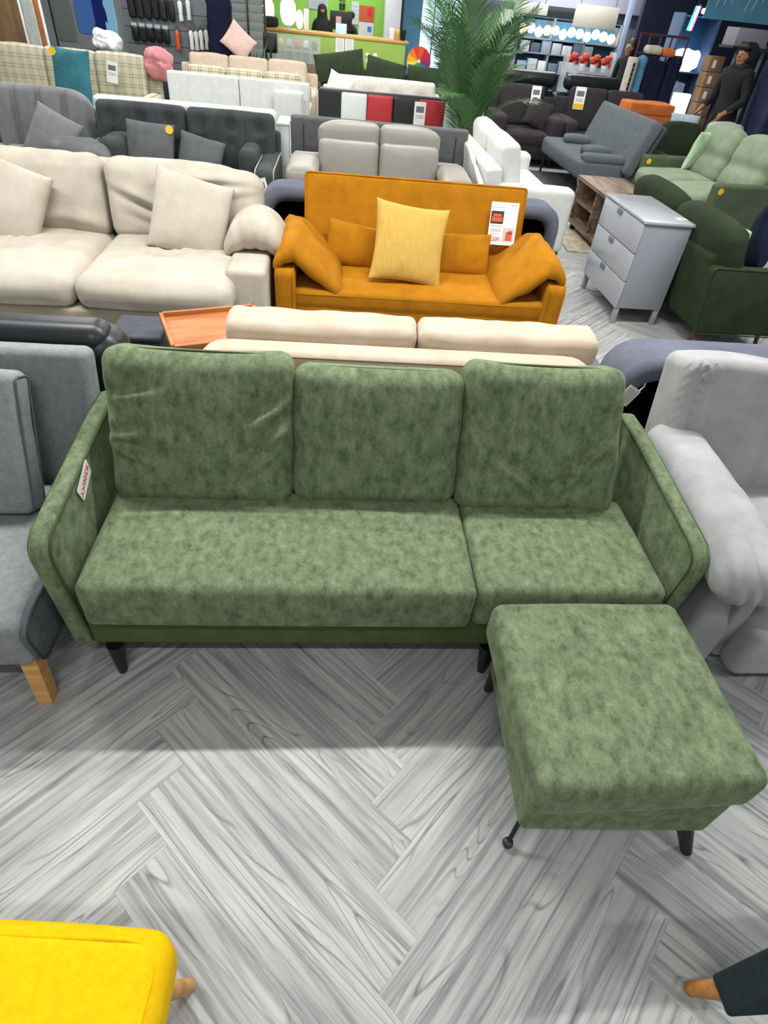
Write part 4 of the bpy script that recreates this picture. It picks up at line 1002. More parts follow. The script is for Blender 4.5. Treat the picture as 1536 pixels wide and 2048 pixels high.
ct = sofa('cream_tufted_sofa', 'off white tufted sofa behind the checkered sofa', 0.60, 9.55, 1.72, 0.85, (fab('off_white_boucle', 'c7c3ba', 'd6d2ca', scale=20), MATS['off_white_boucle']), back=0.86, arm=0.5, aw=0.1, seats=1, backfn=tufted(4, (0.2,), 0.03), bn=(30, 3, 12), bt=0.18)
tag(pillow('off_white_cushion', 0.36, 0.34, 0.12, (-0.02, 9.98, 0.73), M_whitef, None, (R(-18), R(22), 0), seed=1), 'off white cushion tilted at the left of the off white tufted sofa', 'cushion')
tag(pillow('off_white_cushion', 0.42, 0.26, 0.12, (1.02, 9.98, 0.60), M_whitef, None, (R(-18), R(4), 0), seed=4), 'off white lumbar cushion at the right of the off white tufted sofa', 'cushion')
flat_back('navy_sofa', 'dark navy sofa back behind the plaid sofa', -4.2, -2.40, 10.35, 0.87, 0.16, M_navy, 0, dep=0.6)
for x in (-3.6, -2.98): box('seam', (0.008, 0.004, 0.3), (x + 3.3, -0.305, 0.70), M_gap, bpy.data.objects['navy_sofa'], bev=0)
sofa('dark_green_sofa', 'dark olive green sofa standing before the lime counter', 0.55, 12.2, 2.1, 0.9, (fab('olive_green_cloth', '34402f', '3f4c39', scale=8), MATS['olive_green_cloth']), back=0.74, arm=0.55, seats=3)
tag(pillow('olive_cushion', 0.86, 0.42, 0.16, (-0.02, 12.72, 0.78), MATS['olive_green_cloth'], None, (R(-14), R(-10), 0), seed=1, pinch=0.03), 'large dark olive cushion with a raised corner, left end of the olive sofa', 'cushion')
tag(pillow('olive_cushion', 0.70, 0.40, 0.16, (0.78, 12.72, 0.74), MATS['olive_green_cloth'], None, (R(-14), R(9), 0), seed=2, pinch=0.03), 'dark olive cushion in the middle of the olive sofa', 'cushion')
tag(pillow('olive_cushion', 0.60, 0.36, 0.16, (1.47, 12.74, 0.72), MATS['olive_green_cloth'], None, (R(-14), R(2), 0), seed=3, pinch=0.03), 'dark olive cushion at the right end of the olive sofa', 'cushion')
sofa('brown_armchair', 'dark brown leather armchair left of the olive sofa', -0.96, 11.75, 0.85, 0.85, (solid('brown_leather', '2c2422', rough=0.4), MATS['brown_leather']), back=0.80, arm=0.6, aw=0.16, seats=1)
sofa('brown_leather_sofa', 'dark brown leather sofa under the hanging goods board', -1.86, 11.9, 0.9, 0.8, (solid('dark_brown_leather', '3a2e26', rough=0.45), MATS['dark_brown_leather']), back=0.93, arm=0.6, aw=0.14, seats=1)

# ---- charcoal brown sofas and black recliners, right background
sofa('charcoal_armchair', 'charcoal brown armchair with price card, right behind the palm', 2.75, 9.85, 1.05, 0.95, (M_brown, M_brown), back=0.92, arm=0.62, aw=0.2, seats=1, bt=0.18)
sofa('charcoal_loveseat', 'charcoal brown two seat sofa with price card in the right background', 4.05, 9.85, 1.55, 0.95, (M_brown, M_brown), back=0.95, arm=0.62, aw=0.2, seats=2, bt=0.18)
tag(pillow('brown_cushion', 0.40, 0.38, 0.14, (2.95, 10.25, 0.62), M_brown, None, (R(-20), R(20), 0), seed=1), 'charcoal brown cushion tilted on the charcoal armchair', 'cushion')
tag(pillow('brown_cushion', 0.44, 0.34, 0.14, (4.05, 10.25, 0.60), M_brown, None, (R(-20), R(6), 0), seed=4), 'charcoal brown cushion on the charcoal two seat sofa', 'cushion')
card('price_card', 'white and yellow price card on the charcoal armchair back', (2.86, 10.28, 0.83), (R(-9), 0, 0), 0.14, 0.25)
card('price_card', 'white and yellow price card on the charcoal two seat sofa', (3.52, 10.28, 0.86), (R(-9), 0, 0), 0.16, 0.27)
for x, lb in ((3.15, 'black leather recliner headrest behind the charcoal armchair'), (4.25, 'black leather recliner headrest behind the charcoal two seat sofa')):
    t = sofa('black_recliner', lb, x, 11.35, 1.05, 0.85, (M_leather, M_leather), back=0.90, arm=0.6, aw=0.16, seats=1, bt=0.2)
    soft('headrest', (0.98, 0.20, 0.22), (0, 0.22, 0.93), M_leather, t, r=0.09, n=5)
# ---- far green armchair, dark sofa strip, white block behind slate sofa
t = sofa('deep_green_armchair', 'deep green rounded armchair behind the sage sofa', 4.35, 8.02, 0.74, 0.74, (M_dgreen, M_dgreen), rotz=0, back=0.84, arm=0.55, aw=0.14, seats=1, bt=0.2)
tag(pillow('pale_blue_cushion', 0.36, 0.16, 0.12, (4.38, 8.62, 0.86), fab('pale_blue_cloth', '8d9ca6', 'a3b0b8'), None, (R(-30), 0, R(-20)), seed=2), 'pale blue grey cushion on top of the deep green armchair', 'cushion')
flat_back('dark_slate_sofa', 'dark slate sofa back strip at the right photo edge', 4.75, 6.4, 7.75, 0.80, 0.16, fab('dark_slate_sofa_cloth', '3a4046', '444a50'), 0)
t = thing('white_chaise_end', 'white rounded sofa end behind the clic clac sofa', 'sofa', (3.885, 8.75, 0))
soft('back_frame', (0.13, 0.9, 0.72), (0, 0, 0.47), M_whitef, t, r=0.05); soft('base', (0.15, 0.86, 0.16), (0, 0, 0.20), M_whitef, t, r=0.03)
for y in (-0.36, 0.36): leg('leg', (0.02, y, 0.14), (0.02, y, 0), 0.02, 0.018, M_black, t)

# ================================================================== palm
def frond_mesh(sd, L=1.15, droop=0.55):
    rnd = random.Random(sd); vs, fs = [], []
    n = 16; pts = []
    for i in range(n + 1):
        s = i / n; pts.append(Vector((0.06 + L * (0.30 * s + droop * 0.55 * s * s), 0, L * (0.92 * s - droop * 0.42 * s ** 3))))
    # rachis: three sided rod
    for i, p in enumerate(pts):
        r = 0.009 * (1 - 0.8 * i / n)
        for a in range(3): vs.append(p + Vector((math.cos(a * 2.1) * r, math.sin(a * 2.1) * r, 0)))
    for i in range(n):
        for a in range(3): fs.append((i * 3 + a, i * 3 + (a + 1) % 3, i * 3 + 3 + (a + 1) % 3, i * 3 + 3 + a))
    for k in range(46):
        s = 0.16 + 0.84 * k / 45; i = min(n - 1, int(s * n)); f = s * n - i
        p = pts[i].lerp(pts[i + 1], f); tdir = (pts[i + 1] - pts[i]).normalized(); up = Vector((0, 1, 0)).cross(tdir) * -1
        for sgn in (-1, 1):
            l = 0.34 * math.sin(math.pi * (0.14 + 0.80 * s)) ** 0.7 * rnd.uniform(0.85, 1.1)
            d = (tdir * 0.80 + Vector((0, sgn, 0)) * 0.62 + up * 0.12 + Vector((0, 0, rnd.uniform(-0.1, 0.05)))).normalized()
            wv = tdir.cross(d).cross(d).normalized() * 0.0060
            mid = p + d * l * 0.5; tip = p + d * l + Vector((0, 0, -0.05 * l / 0.3))
            b = len(vs); vs += [p - wv * 0.5, p + wv * 0.5, mid + wv, mid - wv, tip]
            fs += [(b, b + 1, b + 2, b + 3), (b + 3, b + 2, b + 4)]
    me = bpy.data.meshes.new('frond'); me.from_pydata([tuple(v) for v in vs], [], fs); me.update()
    return me
def palm():
    t = thing('palm_plant', 'tall artificial green palm with feathery fronds beside the white sofa', 'plant', (1.43, 7.62, 0))
    lathe('pot', [(0.10, 0), (0.13, 0.02), (0.16, 0.24), (0.165, 0.25), (0.14, 0.25), (0.13, 0.22)], M_black, t, seg=20)
    lathe('soil', [(0.13, 0.19), (0.13, 0.215)], M_stem, t)
    for q in range(5):
        a = q * 1.26; tube('stem', [(0.04 * math.cos(a), 0.04 * math.sin(a), 0.2), (0.035 * math.cos(a), 0.035 * math.sin(a), 0.45), (0.05 * math.cos(a + .3), 0.05 * math.sin(a + .3), 0.72)], 0.022, M_stem, t, r2=0.012)
    ms = [frond_mesh(1, 1.25, 0.2), frond_mesh(2, 1.15, 0.5), frond_mesh(3, 0.95, 0.85)]
    for m, mm in zip(ms, (M_leaf, M_leaf2, M_leaf)): m.materials.append(mm)
    rnd = random.Random(4)
    for q in range(27):
        o = bpy.data.objects.new('frond', ms[q % 3]); COL.objects.link(o); o.parent = t
        o.location = (0, 0, 0.42 + 0.60 * rnd.random())
        o.rotation_euler = (rnd.uniform(-0.3, 0.3), rnd.uniform(-0.34, 0.04) if q % 3 else rnd.uniform(-0.2, 0.05), q * 2.399 + rnd.uniform(-0.2, 0.2))
        o.scale = [rnd.uniform(0.9, 1.18)] * 3
palm()

# ================================================================== people
def person(name, label, loc, rotz, H=1.70, arm_l=None, arm_r=None, sit=False, top=None, trousers=None, hair='short', lean=0.0, bulk=1.0):
    """one continuous skinned body; faces -y before rotation"""
    k = H / 1.70
    V, E, RD = [], [], []
    def add(p, r, link=None):
        V.append(Vector(p) * k); RD.append(r * k * (bulk if r > 0.035 and 0.3 < p[2] < 1.45 else 1.0))
        if link is not None: E.append((link, len(V) - 1))
        return len(V) - 1
    pz = 0.93
    pel = add((0, 0, pz), 0.135); sp = add((0, -lean * 0.3, 1.10), 0.125, pel); chs = add((0, -lean * 0.7, 1.28), 0.145, sp); sh = add((0, -lean, 1.40), 0.10, chs)
    nk = add((0, -lean - 0.01, 1.47), 0.052, sh); ja = add((0, -lean - 0.035, 1.535), 0.066, nk); hd = add((0, -lean - 0.02, 1.61), 0.088, ja); cr = add((0, -lean - 0.005, 1.665), 0.062, hd)
    add((0, -lean - 0.118, 1.575), 0.012, hd)                              # nose
    for s in (-1, 1): add((s * 0.092, -lean - 0.0, 1.585), 0.014, hd)      # ears
    def arm(s, pose):
        a = add((s * 0.175, -lean, 1.385), 0.066, sh)
        el, wr = pose or ((s * 0.245, 0.02, 1.11), (s * 0.265, -0.06, 0.87))
        e = add(el, 0.046, a); m = add(tuple(Vector(el).lerp(Vector(wr), 0.5)), 0.040, e); w_ = add(wr, 0.028, m)
        d = (Vector(wr) - Vector(el)).normalized(); pm = Vector(wr) + d * 0.055; p_ = add(tuple(pm), 0.032, w_)
        sd = d.cross(Vector((0, 1, 0.3))).normalized()
        for q, (o, l) in enumerate(((-0.028, 0.062), (-0.010, 0.074), (0.009, 0.070), (0.026, 0.055))):
            b = add(tuple(pm + d * 0.04 + sd * o), 0.010, p_); c_ = add(tuple(pm + d * (0.04 + l * 0.55) + sd * o * 1.1), 0.009, b)
            add(tuple(pm + d * (0.04 + l * 0.9) + sd * o * 1.1 + Vector((0, -0.02, 0))), 0.008, c_)
        tb = add(tuple(pm - sd * 0.045 + Vector((0, -0.012, 0))), 0.011, p_); add(tuple(pm - sd * 0.058 + d * 0.035 + Vector((0, -0.02, 0))), 0.009, tb)
    arm(-1, arm_l); arm(1, arm_r)
    for s in (-1, 1):
        hp = add((s * 0.095, 0, 0.88), 0.105, pel)
        if sit: kn = add((s * 0.11, -0.42, 0.82), 0.068, hp); an = add((s * 0.11, -0.44, 0.42), 0.042, kn)
        else: kn = add((s * 0.10, -0.015, 0.49), 0.066, hp); an = add((s * 0.10, 0.01, 0.09), 0.042, kn)
        y0 = V[an].y / k; z0 = V[an].z / k
        add((s * 0.11, y0 - 0.15, z0 - 0.055), 0.034, an)
    me = bpy.data.meshes.new('body'); me.from_pydata([tuple(v) for v in V], E, []); me.update()
    o = bpy.data.objects.new('body', me); COL.objects.link(o)
    md = o.modifiers.new('skin', 'SKIN'); md.use_smooth_shade = True
    for i, sv in enumerate(me.skin_vertices[0].data):
        sv.radius = (RD[i], RD[i] * (0.72 if i in (pel, sp, chs) else 1.0)); sv.use_root = (i == pel)
    o.modifiers.new('sub', 'SUBSURF').levels = 1
    dg = bpy.context.evaluated_depsgraph_get(); nm = bpy.data.meshes.new_from_object(o.evaluated_get(dg)); bpy.data.objects.remove(o)
    t = thing(name, label, 'person', loc, rotz)
    b = mk('body', nm, [top or M_blackclo, M_skin, trousers or M_blackclo], t)
    wrs = [Vector(w_) * k for w_ in ((arm_l or (0, (-0.265, -0.06, 0.87)))[1], (arm_r or (0, (0.265, -0.06, 0.87)))[1])]
    for p in nm.polygons:
        c_ = p.center
        if c_.z > 1.475 * k: p.material_index = 1
        elif any((c_ - w_).length < 0.19 * k and (c_ - w_).z < 0.03 + 0.1 * (w_.z > 1.0) for w_ in wrs) and abs(c_.x) > 0.17 * k: p.material_index = 1
        elif c_.z < 0.90 * k: p.material_index = 2
    # eyes and mouth
    for s in (-1, 1): lathe('eye', [(0.001, 0), (0.010, 0.002), (0.001, 0.005)], M_hair, b, (s * 0.034 * k, (-lean - 0.098) * k, 1.60 * k), (R(90), 0, 0), seg=8)
    box('mouth', (0.045 * k, 0.006, 0.008), (0, (-lean - 0.098) * k, 1.535 * k), solid('lips', '7a4238'), b, bev=0.002)
    hc = (0, (-lean + 0.0) * k, 1.63 * k)
    if hair == 'veil':
        pr = [(0.02, 0.10), (0.07, 0.085), (0.108, 0.03), (0.115, -0.05), (0.125, -0.15), (0.16, -0.24), (0.20, -0.36), (0.21, -0.50)]
        lathe('headscarf', [(r * k, z * k) for r, z in pr[::-1]], M_blackclo, t, hc, (0, 0, 0), seg=18, sy=0.85)
    elif hair == 'long':
        soft('hair', (0.21 * k, 0.20 * k, 0.34 * k), (0, (-lean + 0.055) * k, 1.58 * k), M_hair, t, r=0.09, n=5, wr=0.004, ws=20)
    elif hair == 'hood':
        soft('hood', (0.235 * k, 0.20 * k, 0.27 * k), (0, (-lean + 0.05) * k, 1.595 * k), M_blackclo, t, r=0.10, n=5, wr=0.004, ws=14)
        soft('hair', (0.19 * k, 0.20 * k, 0.10 * k), (0, (-lean - 0.01) * k, 1.675 * k), M_hair, t, r=0.05, n=5)
        soft('jacket_collar', (0.25 * k, 0.22 * k, 0.10 * k), (0, (-lean + 0.03) * k, 1.455 * k), M_blackclo, t, r=0.045, n=4)
    else:
        soft('hair', (0.20 * k, 0.21 * k, 0.15 * k), (0, (-lean + 0.015) * k, 1.66 * k), M_hair, t, r=0.07, n=5, wr=0.003, ws=24)
    return t
person('person', 'person in a long black headscarf standing behind the lime counter', (-0.43, 16.75, 0), R(8), 1.52, hair='veil')
person('person', 'person in black with cropped dark hair bending to a screen behind the counter', (0.20, 16.75, 0), R(-35), 1.44, arm_l=((-0.25, -0.10, 1.14), (-0.16, -0.36, 1.16)), arm_r=((0.25, -0.10, 1.14), (0.16, -0.36, 1.16)), hair='short', lean=0.05)
person('person', 'person in a black hooded jacket looking left at the right photo edge', (5.27, 9.35, 0), R(-70), 1.66, hair='hood', arm_l=((-0.27, -0.02, 1.12), (-0.22, -0.22, 0.98)), arm_r=((0.27, -0.02, 1.12), (0.20, -0.24, 0.96)), lean=0.03, bulk=1.35)
person('person', 'person with long dark hair in a dark coat beside the red flower bins', (5.22, 13.2, 0), R(-60), 1.52, hair='long')

# ================================================================== counter and lime wall
def counter():
    t = thing('reception_counter', 'lime green reception counter with wooden top', 'counter', (-0.11, 15.8, 0))
    box('front_panel', (2.88, 0.04, 1.06), (0, -0.38, 0.53), M_lime, t, bev=0.004)
    for s in (-1, 1): box('side_panel', (0.04, 0.72, 1.06), (s * 1.42, 0, 0.53), M_lime, t, bev=0.004)
    box('worktop', (3.0, 0.84, 0.045), (0, 0, 1.082), M_ctop, t, bev=0.008)
    box('trim_strip', (2.88, 0.015, 0.03), (0, -0.405, 0.62), M_lime, t, bev=0.004)
    for x, lb in ((-0.03, 'white notice sheet on the counter front, left of the pair'), (0.165, 'white notice sheet on the counter front, right of the pair')):
        n_ = tag(box('notice_sheet', (0.175, 0.004, 0.27), (x, 15.390, 0.955), M_paper, None, bev=0), lb, 'notice')
        for q in range(9): box('print_line', (0.13, 0.001, 0.006), (0, -0.0025, 0.10 - q * 0.024), solid('grey_print', '9a9aa0'), n_, bev=0)
    m = thing('customer_display', 'small glowing light blue screen on the counter top', 'screen', (-0.01, 15.60, 1.105))
    box('screen', (0.20, 0.012, 0.14), (0, 0, 0.09), solid('blue_screen', '9cc8f0', emit='8cc4ff', es=1.2), m, bev=0.003); box('bezel', (0.225, 0.02, 0.165), (0, 0.017, 0.09), M_white, m, bev=0.004); box('foot', (0.10, 0.08, 0.012), (0, 0.01, 0.006), M_white, m, bev=0.003)
    m = thing('monitor', 'black monitor seen from behind on the counter', 'monitor', (-0.02, 15.98, 1.105))
    box('shell', (0.46, 0.03, 0.30), (0, 0, 0.21), M_black, m, bev=0.006); box('stand', (0.05, 0.04, 0.10), (0, 0.01, 0.05), M_black, m, bev=0.003); box('foot', (0.2, 0.14, 0.012), (0, 0, 0.006), M_black, m, bev=0.003); box('sticker_sheet', (0.11, 0.002, 0.11), (-0.05, -0.017, 0.22), solid('pink_note', 'c9a9a8'), m, bev=0)
    for (x, z0, z1, r, c_, lb) in ((-1.50, 1.18, 1.55, 0.12, 'ffd9a0', 'warm glowing table lamp at the left end of the counter'), (-1.10, 1.16, 1.60, 0.16, 'd6f0ff', 'large cool white glowing glass lamp on the counter'), (-0.87, 1.13, 1.42, 0.075, 'ffffff', 'slim white glowing oval lamp on the counter')):
        l = thing('table_lamp', lb, 'lamp', (x, 15.75, 1.105)); e = z0 - 1.105
        lathe('base', [(0.05, 0), (0.05, 0.015), (0.012, 0.03), (0.012, e + 0.03)], M_chrome, l)
        h_ = z1 - z0; lathe('shade', [(r * 0.4, e), (r * 0.8, e + h_ * 0.12), (r, e + h_ * 0.4), (r * 0.95, e + h_ * 0.75), (r * 0.6, e + h_ * 0.95), (r * 0.2, e + h_)], solid('glow_' + c_, 'f4f0e8', emit=c_, es=1.6), l, seg=18)
    p_ = tag(lathe('white_cylinder', [(0.045, 0), (0.05, 0.005), (0.05, 0.34), (0.045, 0.345)], M_white, None, (-0.73, 15.75, 1.105)), 'tall white cylinder lamp base beside the glowing oval lamp', 'cylinder')
    tag(soft('black_bag', (0.30, 0.2, 0.16), (-1.44, 15.55, 1.197), M_blackclo, None, r=0.05, wr=0.01, ws=9), 'black bag lying at the left end of the counter top', 'bag')
    tag(lathe('black_cup', [(0.05, 0), (0.062, 0.17), (0.058, 0.17), (0.046, 0.01)], M_black, None, (1.28, 15.62, 1.105)), 'black cup at the right end of the counter', 'cup')
    tag(box('white_box', (0.09, 0.07, 0.19), (1.04, 15.62, 1.20), M_white, None, bev=0.006), 'small white box on the counter near the black cup', 'box')
    j = thing('sweet_jar', 'yellow capped jar with a pale ball between the white box and black cup', 'jar', (1.16, 15.62, 1.105)); lathe('body', [(0.05, 0), (0.06, 0.03), (0.055, 0.12)], solid('jar_amber', 'c9a15a', rough=0.2), j); lathe('lid', [(0.056, 0.12), (0.056, 0.16), (0.02, 0.17)], M_sticker, j)
counter()
def glass_case():
    t = thing('glass_display_case', 'glass display case with small goods in front of the lime counter', 'display case', (-0.93, 14.9, 0))
    box('base', (1.05, 0.40, 0.62), (0, 0, 0.31), solid('case_wood', '6b5a48', rough=0.6), t, bev=0.006)
    g = solid('glass', 'dfeaea', rough=0.05, alpha=0.22)
    box('front_glass', (1.03, 0.006, 0.42), (0, -0.197, 0.835), g, t, bev=0); box('top_glass', (1.05, 0.40, 0.008), (0, 0, 1.05), g, t, bev=0)
    for s in (-1, 1): box('side_glass', (0.006, 0.39, 0.42), (s * 0.52, 0, 0.835), g, t, bev=0)
    box('shelf', (1.02, 0.36, 0.012), (0, 0, 0.84), M_cardboard, t, bev=0)
    it = [('c58b4a', 'brown'), ('e2c12f', 'yellow'), ('b8b5b0', 'grey'), ('c9706a', 'coral'), ('dcdad6', 'white'), ('7a5f3f', 'dark brown')]
    for q in range(6):
        x = -1.36 + q * 0.165
        tag(soft('toy', (0.11, 0.12, 0.13), (x, 14.86, 0.918), solid('toy_' + it[q][1].replace(' ', '_'), it[q][0], rough=0.7), None, r=0.045, n=3, wr=0.012, ws=12, seed=q), it[q][1] + ' plush toy on the upper shelf of the glass case', 'toy')
        tag(box('carton', (0.13, 0.14, 0.16), (x, 14.86, 0.708), M_cardboard if q % 2 else solid('dark_carton', '5d4936', rough=0.9), None, bev=0.004), '%s cardboard carton on the lower glass case shelf' % ('first second third fourth fifth sixth'.split()[q]) + ' from the left', 'carton')
glass_case()
sp = thing('loudspeaker', 'black loudspeaker on a thin pole left of the glass case', 'loudspeaker', (-1.27, 13.5, 0))
box('cabinet', (0.24, 0.22, 0.28), (0, 0, 0.97), M_black, sp, bev=0.012); lathe('pole', [(0.014, 0.02), (0.014, 0.84)], M_black, sp); lathe('foot', [(0.16, 0), (0.16, 0.015), (0.03, 0.03)], M_black, sp); lathe('cone', [(0.085, 0), (0.06, 0.006), (0.02, 0.002)], M_gap, sp, (0, -0.112, 0.95), (R(90), 0, 0))
pl = thing('potted_grass', 'dark green leafy plant in a pot beside the loudspeaker', 'plant', (-1.50, 12.95, 0))
lathe('pot', [(0.10, 0), (0.14, 0.3), (0.12, 0.3), (0.10, 0.26)], M_black, pl)
for q in range(26):
    a = q * 2.4; l = 0.5 + 0.25 * random.random(); sp_ = 0.16 + 0.1 * random.random(); ux, uy = math.cos(a), math.sin(a)
    pyd('leaf', [(ux * 0.03 - uy * 0.015, uy * 0.03 + ux * 0.015, 0.27), (ux * 0.03 + uy * 0.015, uy * 0.03 - ux * 0.015, 0.27), (ux * sp_ + uy * 0.022, uy * sp_ - ux * 0.022, 0.27 + l * 0.7), (ux * sp_ - uy * 0.022, uy * sp_ + ux * 0.022, 0.27 + l * 0.7), (ux * sp_ * 1.6, uy * sp_ * 1.6, 0.27 + l)], [(0, 1, 2, 3), (3, 2, 4)], M_leaf2, pl)
fw_ = thing('flower_bunch', 'bunch of cream flowers in a tall vase before the lime counter', 'flowers', (0.56, 13.9, 0))
lathe('vase', [(0.07, 0), (0.09, 0.3), (0.05, 0.62), (0.065, 0.70)], M_black, fw_)
for q in range(9):
    a = q * 2.4; r = 0.03 + 0.02 * (q % 4); soft('bloom', (0.075, 0.075, 0.075), (r * 1.6 * math.cos(a), r * math.sin(a), 0.80 + 0.035 * (q % 4)), solid('cream_petal', 'e2dcc8', rough=0.8), fw_, r=0.036, n=2, wr=0.008, ws=30, seed=q)
def wheel():
    t = thing('colour_wheel', 'upright prize wheel with red, orange, yellow and green segments right of the counter', 'wheel', (1.53, 14.4, 0))
    cols = ['d83c1e', 'ef7a1a', 'f0b41e', 'f4d96a', '22b14a', '3fcf5f', '2f8f9a', '3a6f9e', '7a2f6a', 'b01f3f', 'c21f2f', 'dd5530']
    for q in range(12):
        a0, a1 = q * R(30) + R(95), (q + 1) * R(30) + R(95)
        pts = [(0, 0)] + [(0.235 * math.cos(a0 + (a1 - a0) * s / 4), 0.235 * math.sin(a0 + (a1 - a0) * s / 4)) for s in range(5)]
        prism('segment', pts, 0.012, solid('seg_' + cols[q], cols[q], rough=0.4), t, (0, 0, 0.86), axis='y', bev=0)
    lathe('hub', [(0.03, 0), (0.03, 0.02), (0.01, 0.03)], M_white, t, (0, -0.01, 0.86), (R(90), 0, 0)); box('post', (0.05, 0.03, 0.84), (0, 0.03, 0.43), M_white, t); box('foot', (0.4, 0.25, 0.02), (0, 0.03, 0.01), M_white, t)
wheel()
lw = tag(box('wall_lime', (3.3, 0.08, CEIL), (-0.55, 17.75, CEIL / 2), M_limewall, bev=0), kind='structure')
for (x, z, w_, h_, c_, nm, lb, ct_) in ((0.57, 1.44, 0.34, 0.28, 'b9532f', 'red_poster', 'orange and red poster on the lime wall above a white notice', 'poster'), (0.57, 1.17, 0.35, 0.24, 'c9cdd2', 'wall_notice', 'white notice with a blue square on the lime wall', 'notice'),
        (0.30, 1.43, 0.17, 0.40, 'b9c6cc', 'wall_notice', 'tall pale blue notice left of the orange poster', 'notice'), (-0.55, 1.54, 0.45, 0.22, 'a9b4bd', 'wall_notice', 'grey notice board above the person in the headscarf', 'notice')):
    o = tag(box(nm, (w_, 0.012, h_), (x, 17.70, z), solid('print_' + c_, c_, rough=0.6), None, bev=0), lb, ct_)
    if c_ == 'b9532f': box('red_print', (w_ * 0.35, 0.002, h_ * 0.5), (w_ * 0.2, -0.007, h_ * 0.1), solid('strong_red_print', 'c8202c'), o, bev=0)
    elif z < 1.3: box('blue_print', (w_ * 0.26, 0.002, h_ * 0.42), (w_ * 0.22, -0.007, 0), solid('blue_print', '3f74b8'), o, bev=0)
    else:
        for q in range(4): box('print_line', (w_ * 0.7, 0.002, 0.012), (0, -0.007, h_ * 0.3 - q * h_ * 0.18), solid('grey_print', '9a9aa0'), o, bev=0)
hk = thing('wall_rack', 'small black rack with pouches hanging on the lime wall', 'rack', (0.0, 17.66, 1.40)); box('rail', (0.16, 0.02, 0.02), (0, 0, 0.22), M_black, hk)
for q in range(4): box('pouch', (0.055, 0.03, 0.12), (-0.035 + 0.07 * (q % 2), -0.02, 0.13 - 0.16 * (q // 2)), M_black, hk, bev=0.01)
tag(box('wall_column', (0.36, 0.36, CEIL), (1.14, 17.3, CEIL / 2), solid('column_white', 'd3d8de', rough=0.7), bev=0.01), kind='structure')
tag(box('trim_1', (0.05, 0.05, CEIL), (1.355, 17.2, CEIL / 2), M_black, bev=0.004), kind='structure')
tag(box('wall_blue', (0.5, 0.06, CEIL), (1.62, 17.9, CEIL / 2), solid('sky_blue_paint', '5f9fc6', rough=0.7), bev=0), kind='structure')
wn = tag(box('window_1', (1.0, 0.06, 1.6), (2.33, 17.98, 1.2), solid('window_frame_dark', '3a4552', rough=0.5), bev=0.005), kind='structure')
for q in range(3): box('pane', (0.29, 0.02, 1.5), (-0.32 + q * 0.32, -0.03, 0), solid('daylight_pane', 'cfe6f4', rough=0.1, emit='bfe2f8', es=1.5), wn, bev=0)

# ================================================================== left background
wd = thing('brown_wardrobe', 'tall brown wood wardrobe at the left photo edge', 'wardrobe', (-4.75, 10.75, 0))
mw = wood('brown_veneer', '6a4f35', '8a6c4a', axis=(6, 6, 1)); box('carcass', (1.05, 0.55, 2.1), (0, 0, 1.08), mw, wd, bev=0.006); box('plinth', (1.0, 0.5, 0.04), (0, 0, 0.02), M_gap, wd, bev=0)
for s in (-1, 1): d = box('door', (0.515, 0.02, 2.02), (s * 0.262, -0.285, 1.09), mw, wd, bev=0.004); box('handle', (0.015, 0.02, 0.18), (-s * 0.22, -0.02, 0), M_chrome, d, bev=0.004)
rk = thing('clothes_rail', 'white metal stand with grey runner cloths hanging, right of the wardrobe', 'rack', (-4.07, 10.3, 0))
for s in (-1, 1): leg('post', (s * 0.13, 0, 1.9), (s * 0.13, 0, 0.02), 0.018, 0.018, M_white, rk); box('foot', (0.05, 0.4, 0.02), (s * 0.13, 0, 0.01), M_white, rk, bev=0.004)
leg('top_bar', (-0.14, 0, 1.9), (0.14, 0, 1.9), 0.018, 0.018, M_white, rk)
for (x, m_, w_, lb) in ((-4.10, fab('pale_grey_runner', '9ba19f', 'b3b8b6', scale=20), 0.15, 'pale grey cloth runner hanging on the white stand'), (-4.165, M_dgreen, 0.05, 'dark green cloth strip hanging behind the pale runner'), (-3.985, M_orange, 0.05, 'rust coloured cloth strip hanging beside the pale runner')):
    tag(soft('hanging_cloth', (w_, 0.03, 1.1), (x, 10.3 + (0.03 if w_ < 0.1 else 0), 1.33), m_, None, r=0.012, n=(4, 1, 16), wr=0.012, ws=4), lb, 'cloth')
gb = thing('goods_board', 'grey slatted display board with black packets and bottles hanging', 'display board', (-2.62, 11.75, 0))
mg = solid('board_grey', '636b6e', rough=0.6); box('board', (1.45, 0.05, 1.9), (0, 0, 0.98), mg, gb, bev=0.004)
for s in (-1, 1): box('post', (0.05, 0.06, 2.0), (s * 0.70, 0.0, 1.0), mg, gb, bev=0.004)
for q in range(7): box('slat_groove', (1.38, 0.004, 0.008), (0, -0.027, 0.5 + q * 0.2), M_gap, gb, bev=0)
nn = 'first second third fourth fifth sixth seventh eighth'.split()
for r_, (z, n_) in enumerate(((1.33, 6), (1.02, 5))):
    for q in range(n_):
        p_ = thing('black_packet', '%s black packet from the left in the %s row of the goods board' % (nn[q], 'upper lower'.split()[r_]), 'packet', (-3.14 + q * 0.115, 11.69, z), group='black packets on the goods board')
        soft('pouch', (0.095, 0.05, 0.24 if r_ == 0 else 0.17), (0, 0, 0), M_black, p_, r=0.02, n=3, wr=0.008, ws=16, seed=q + r_); box('header', (0.08, 0.006, 0.045), (0, -0.01, 0.14 if r_ == 0 else 0.105), solid('blister_clear', 'aab6bf', rough=0.15), p_, bev=0)
bp = [(0.03, 0), (0.034, 0.01), (0.028, 0.10), (0.036, 0.18), (0.034, 0.215), (0.014, 0.235), (0.014, 0.27), (0.018, 0.275), (0.018, 0.295)]
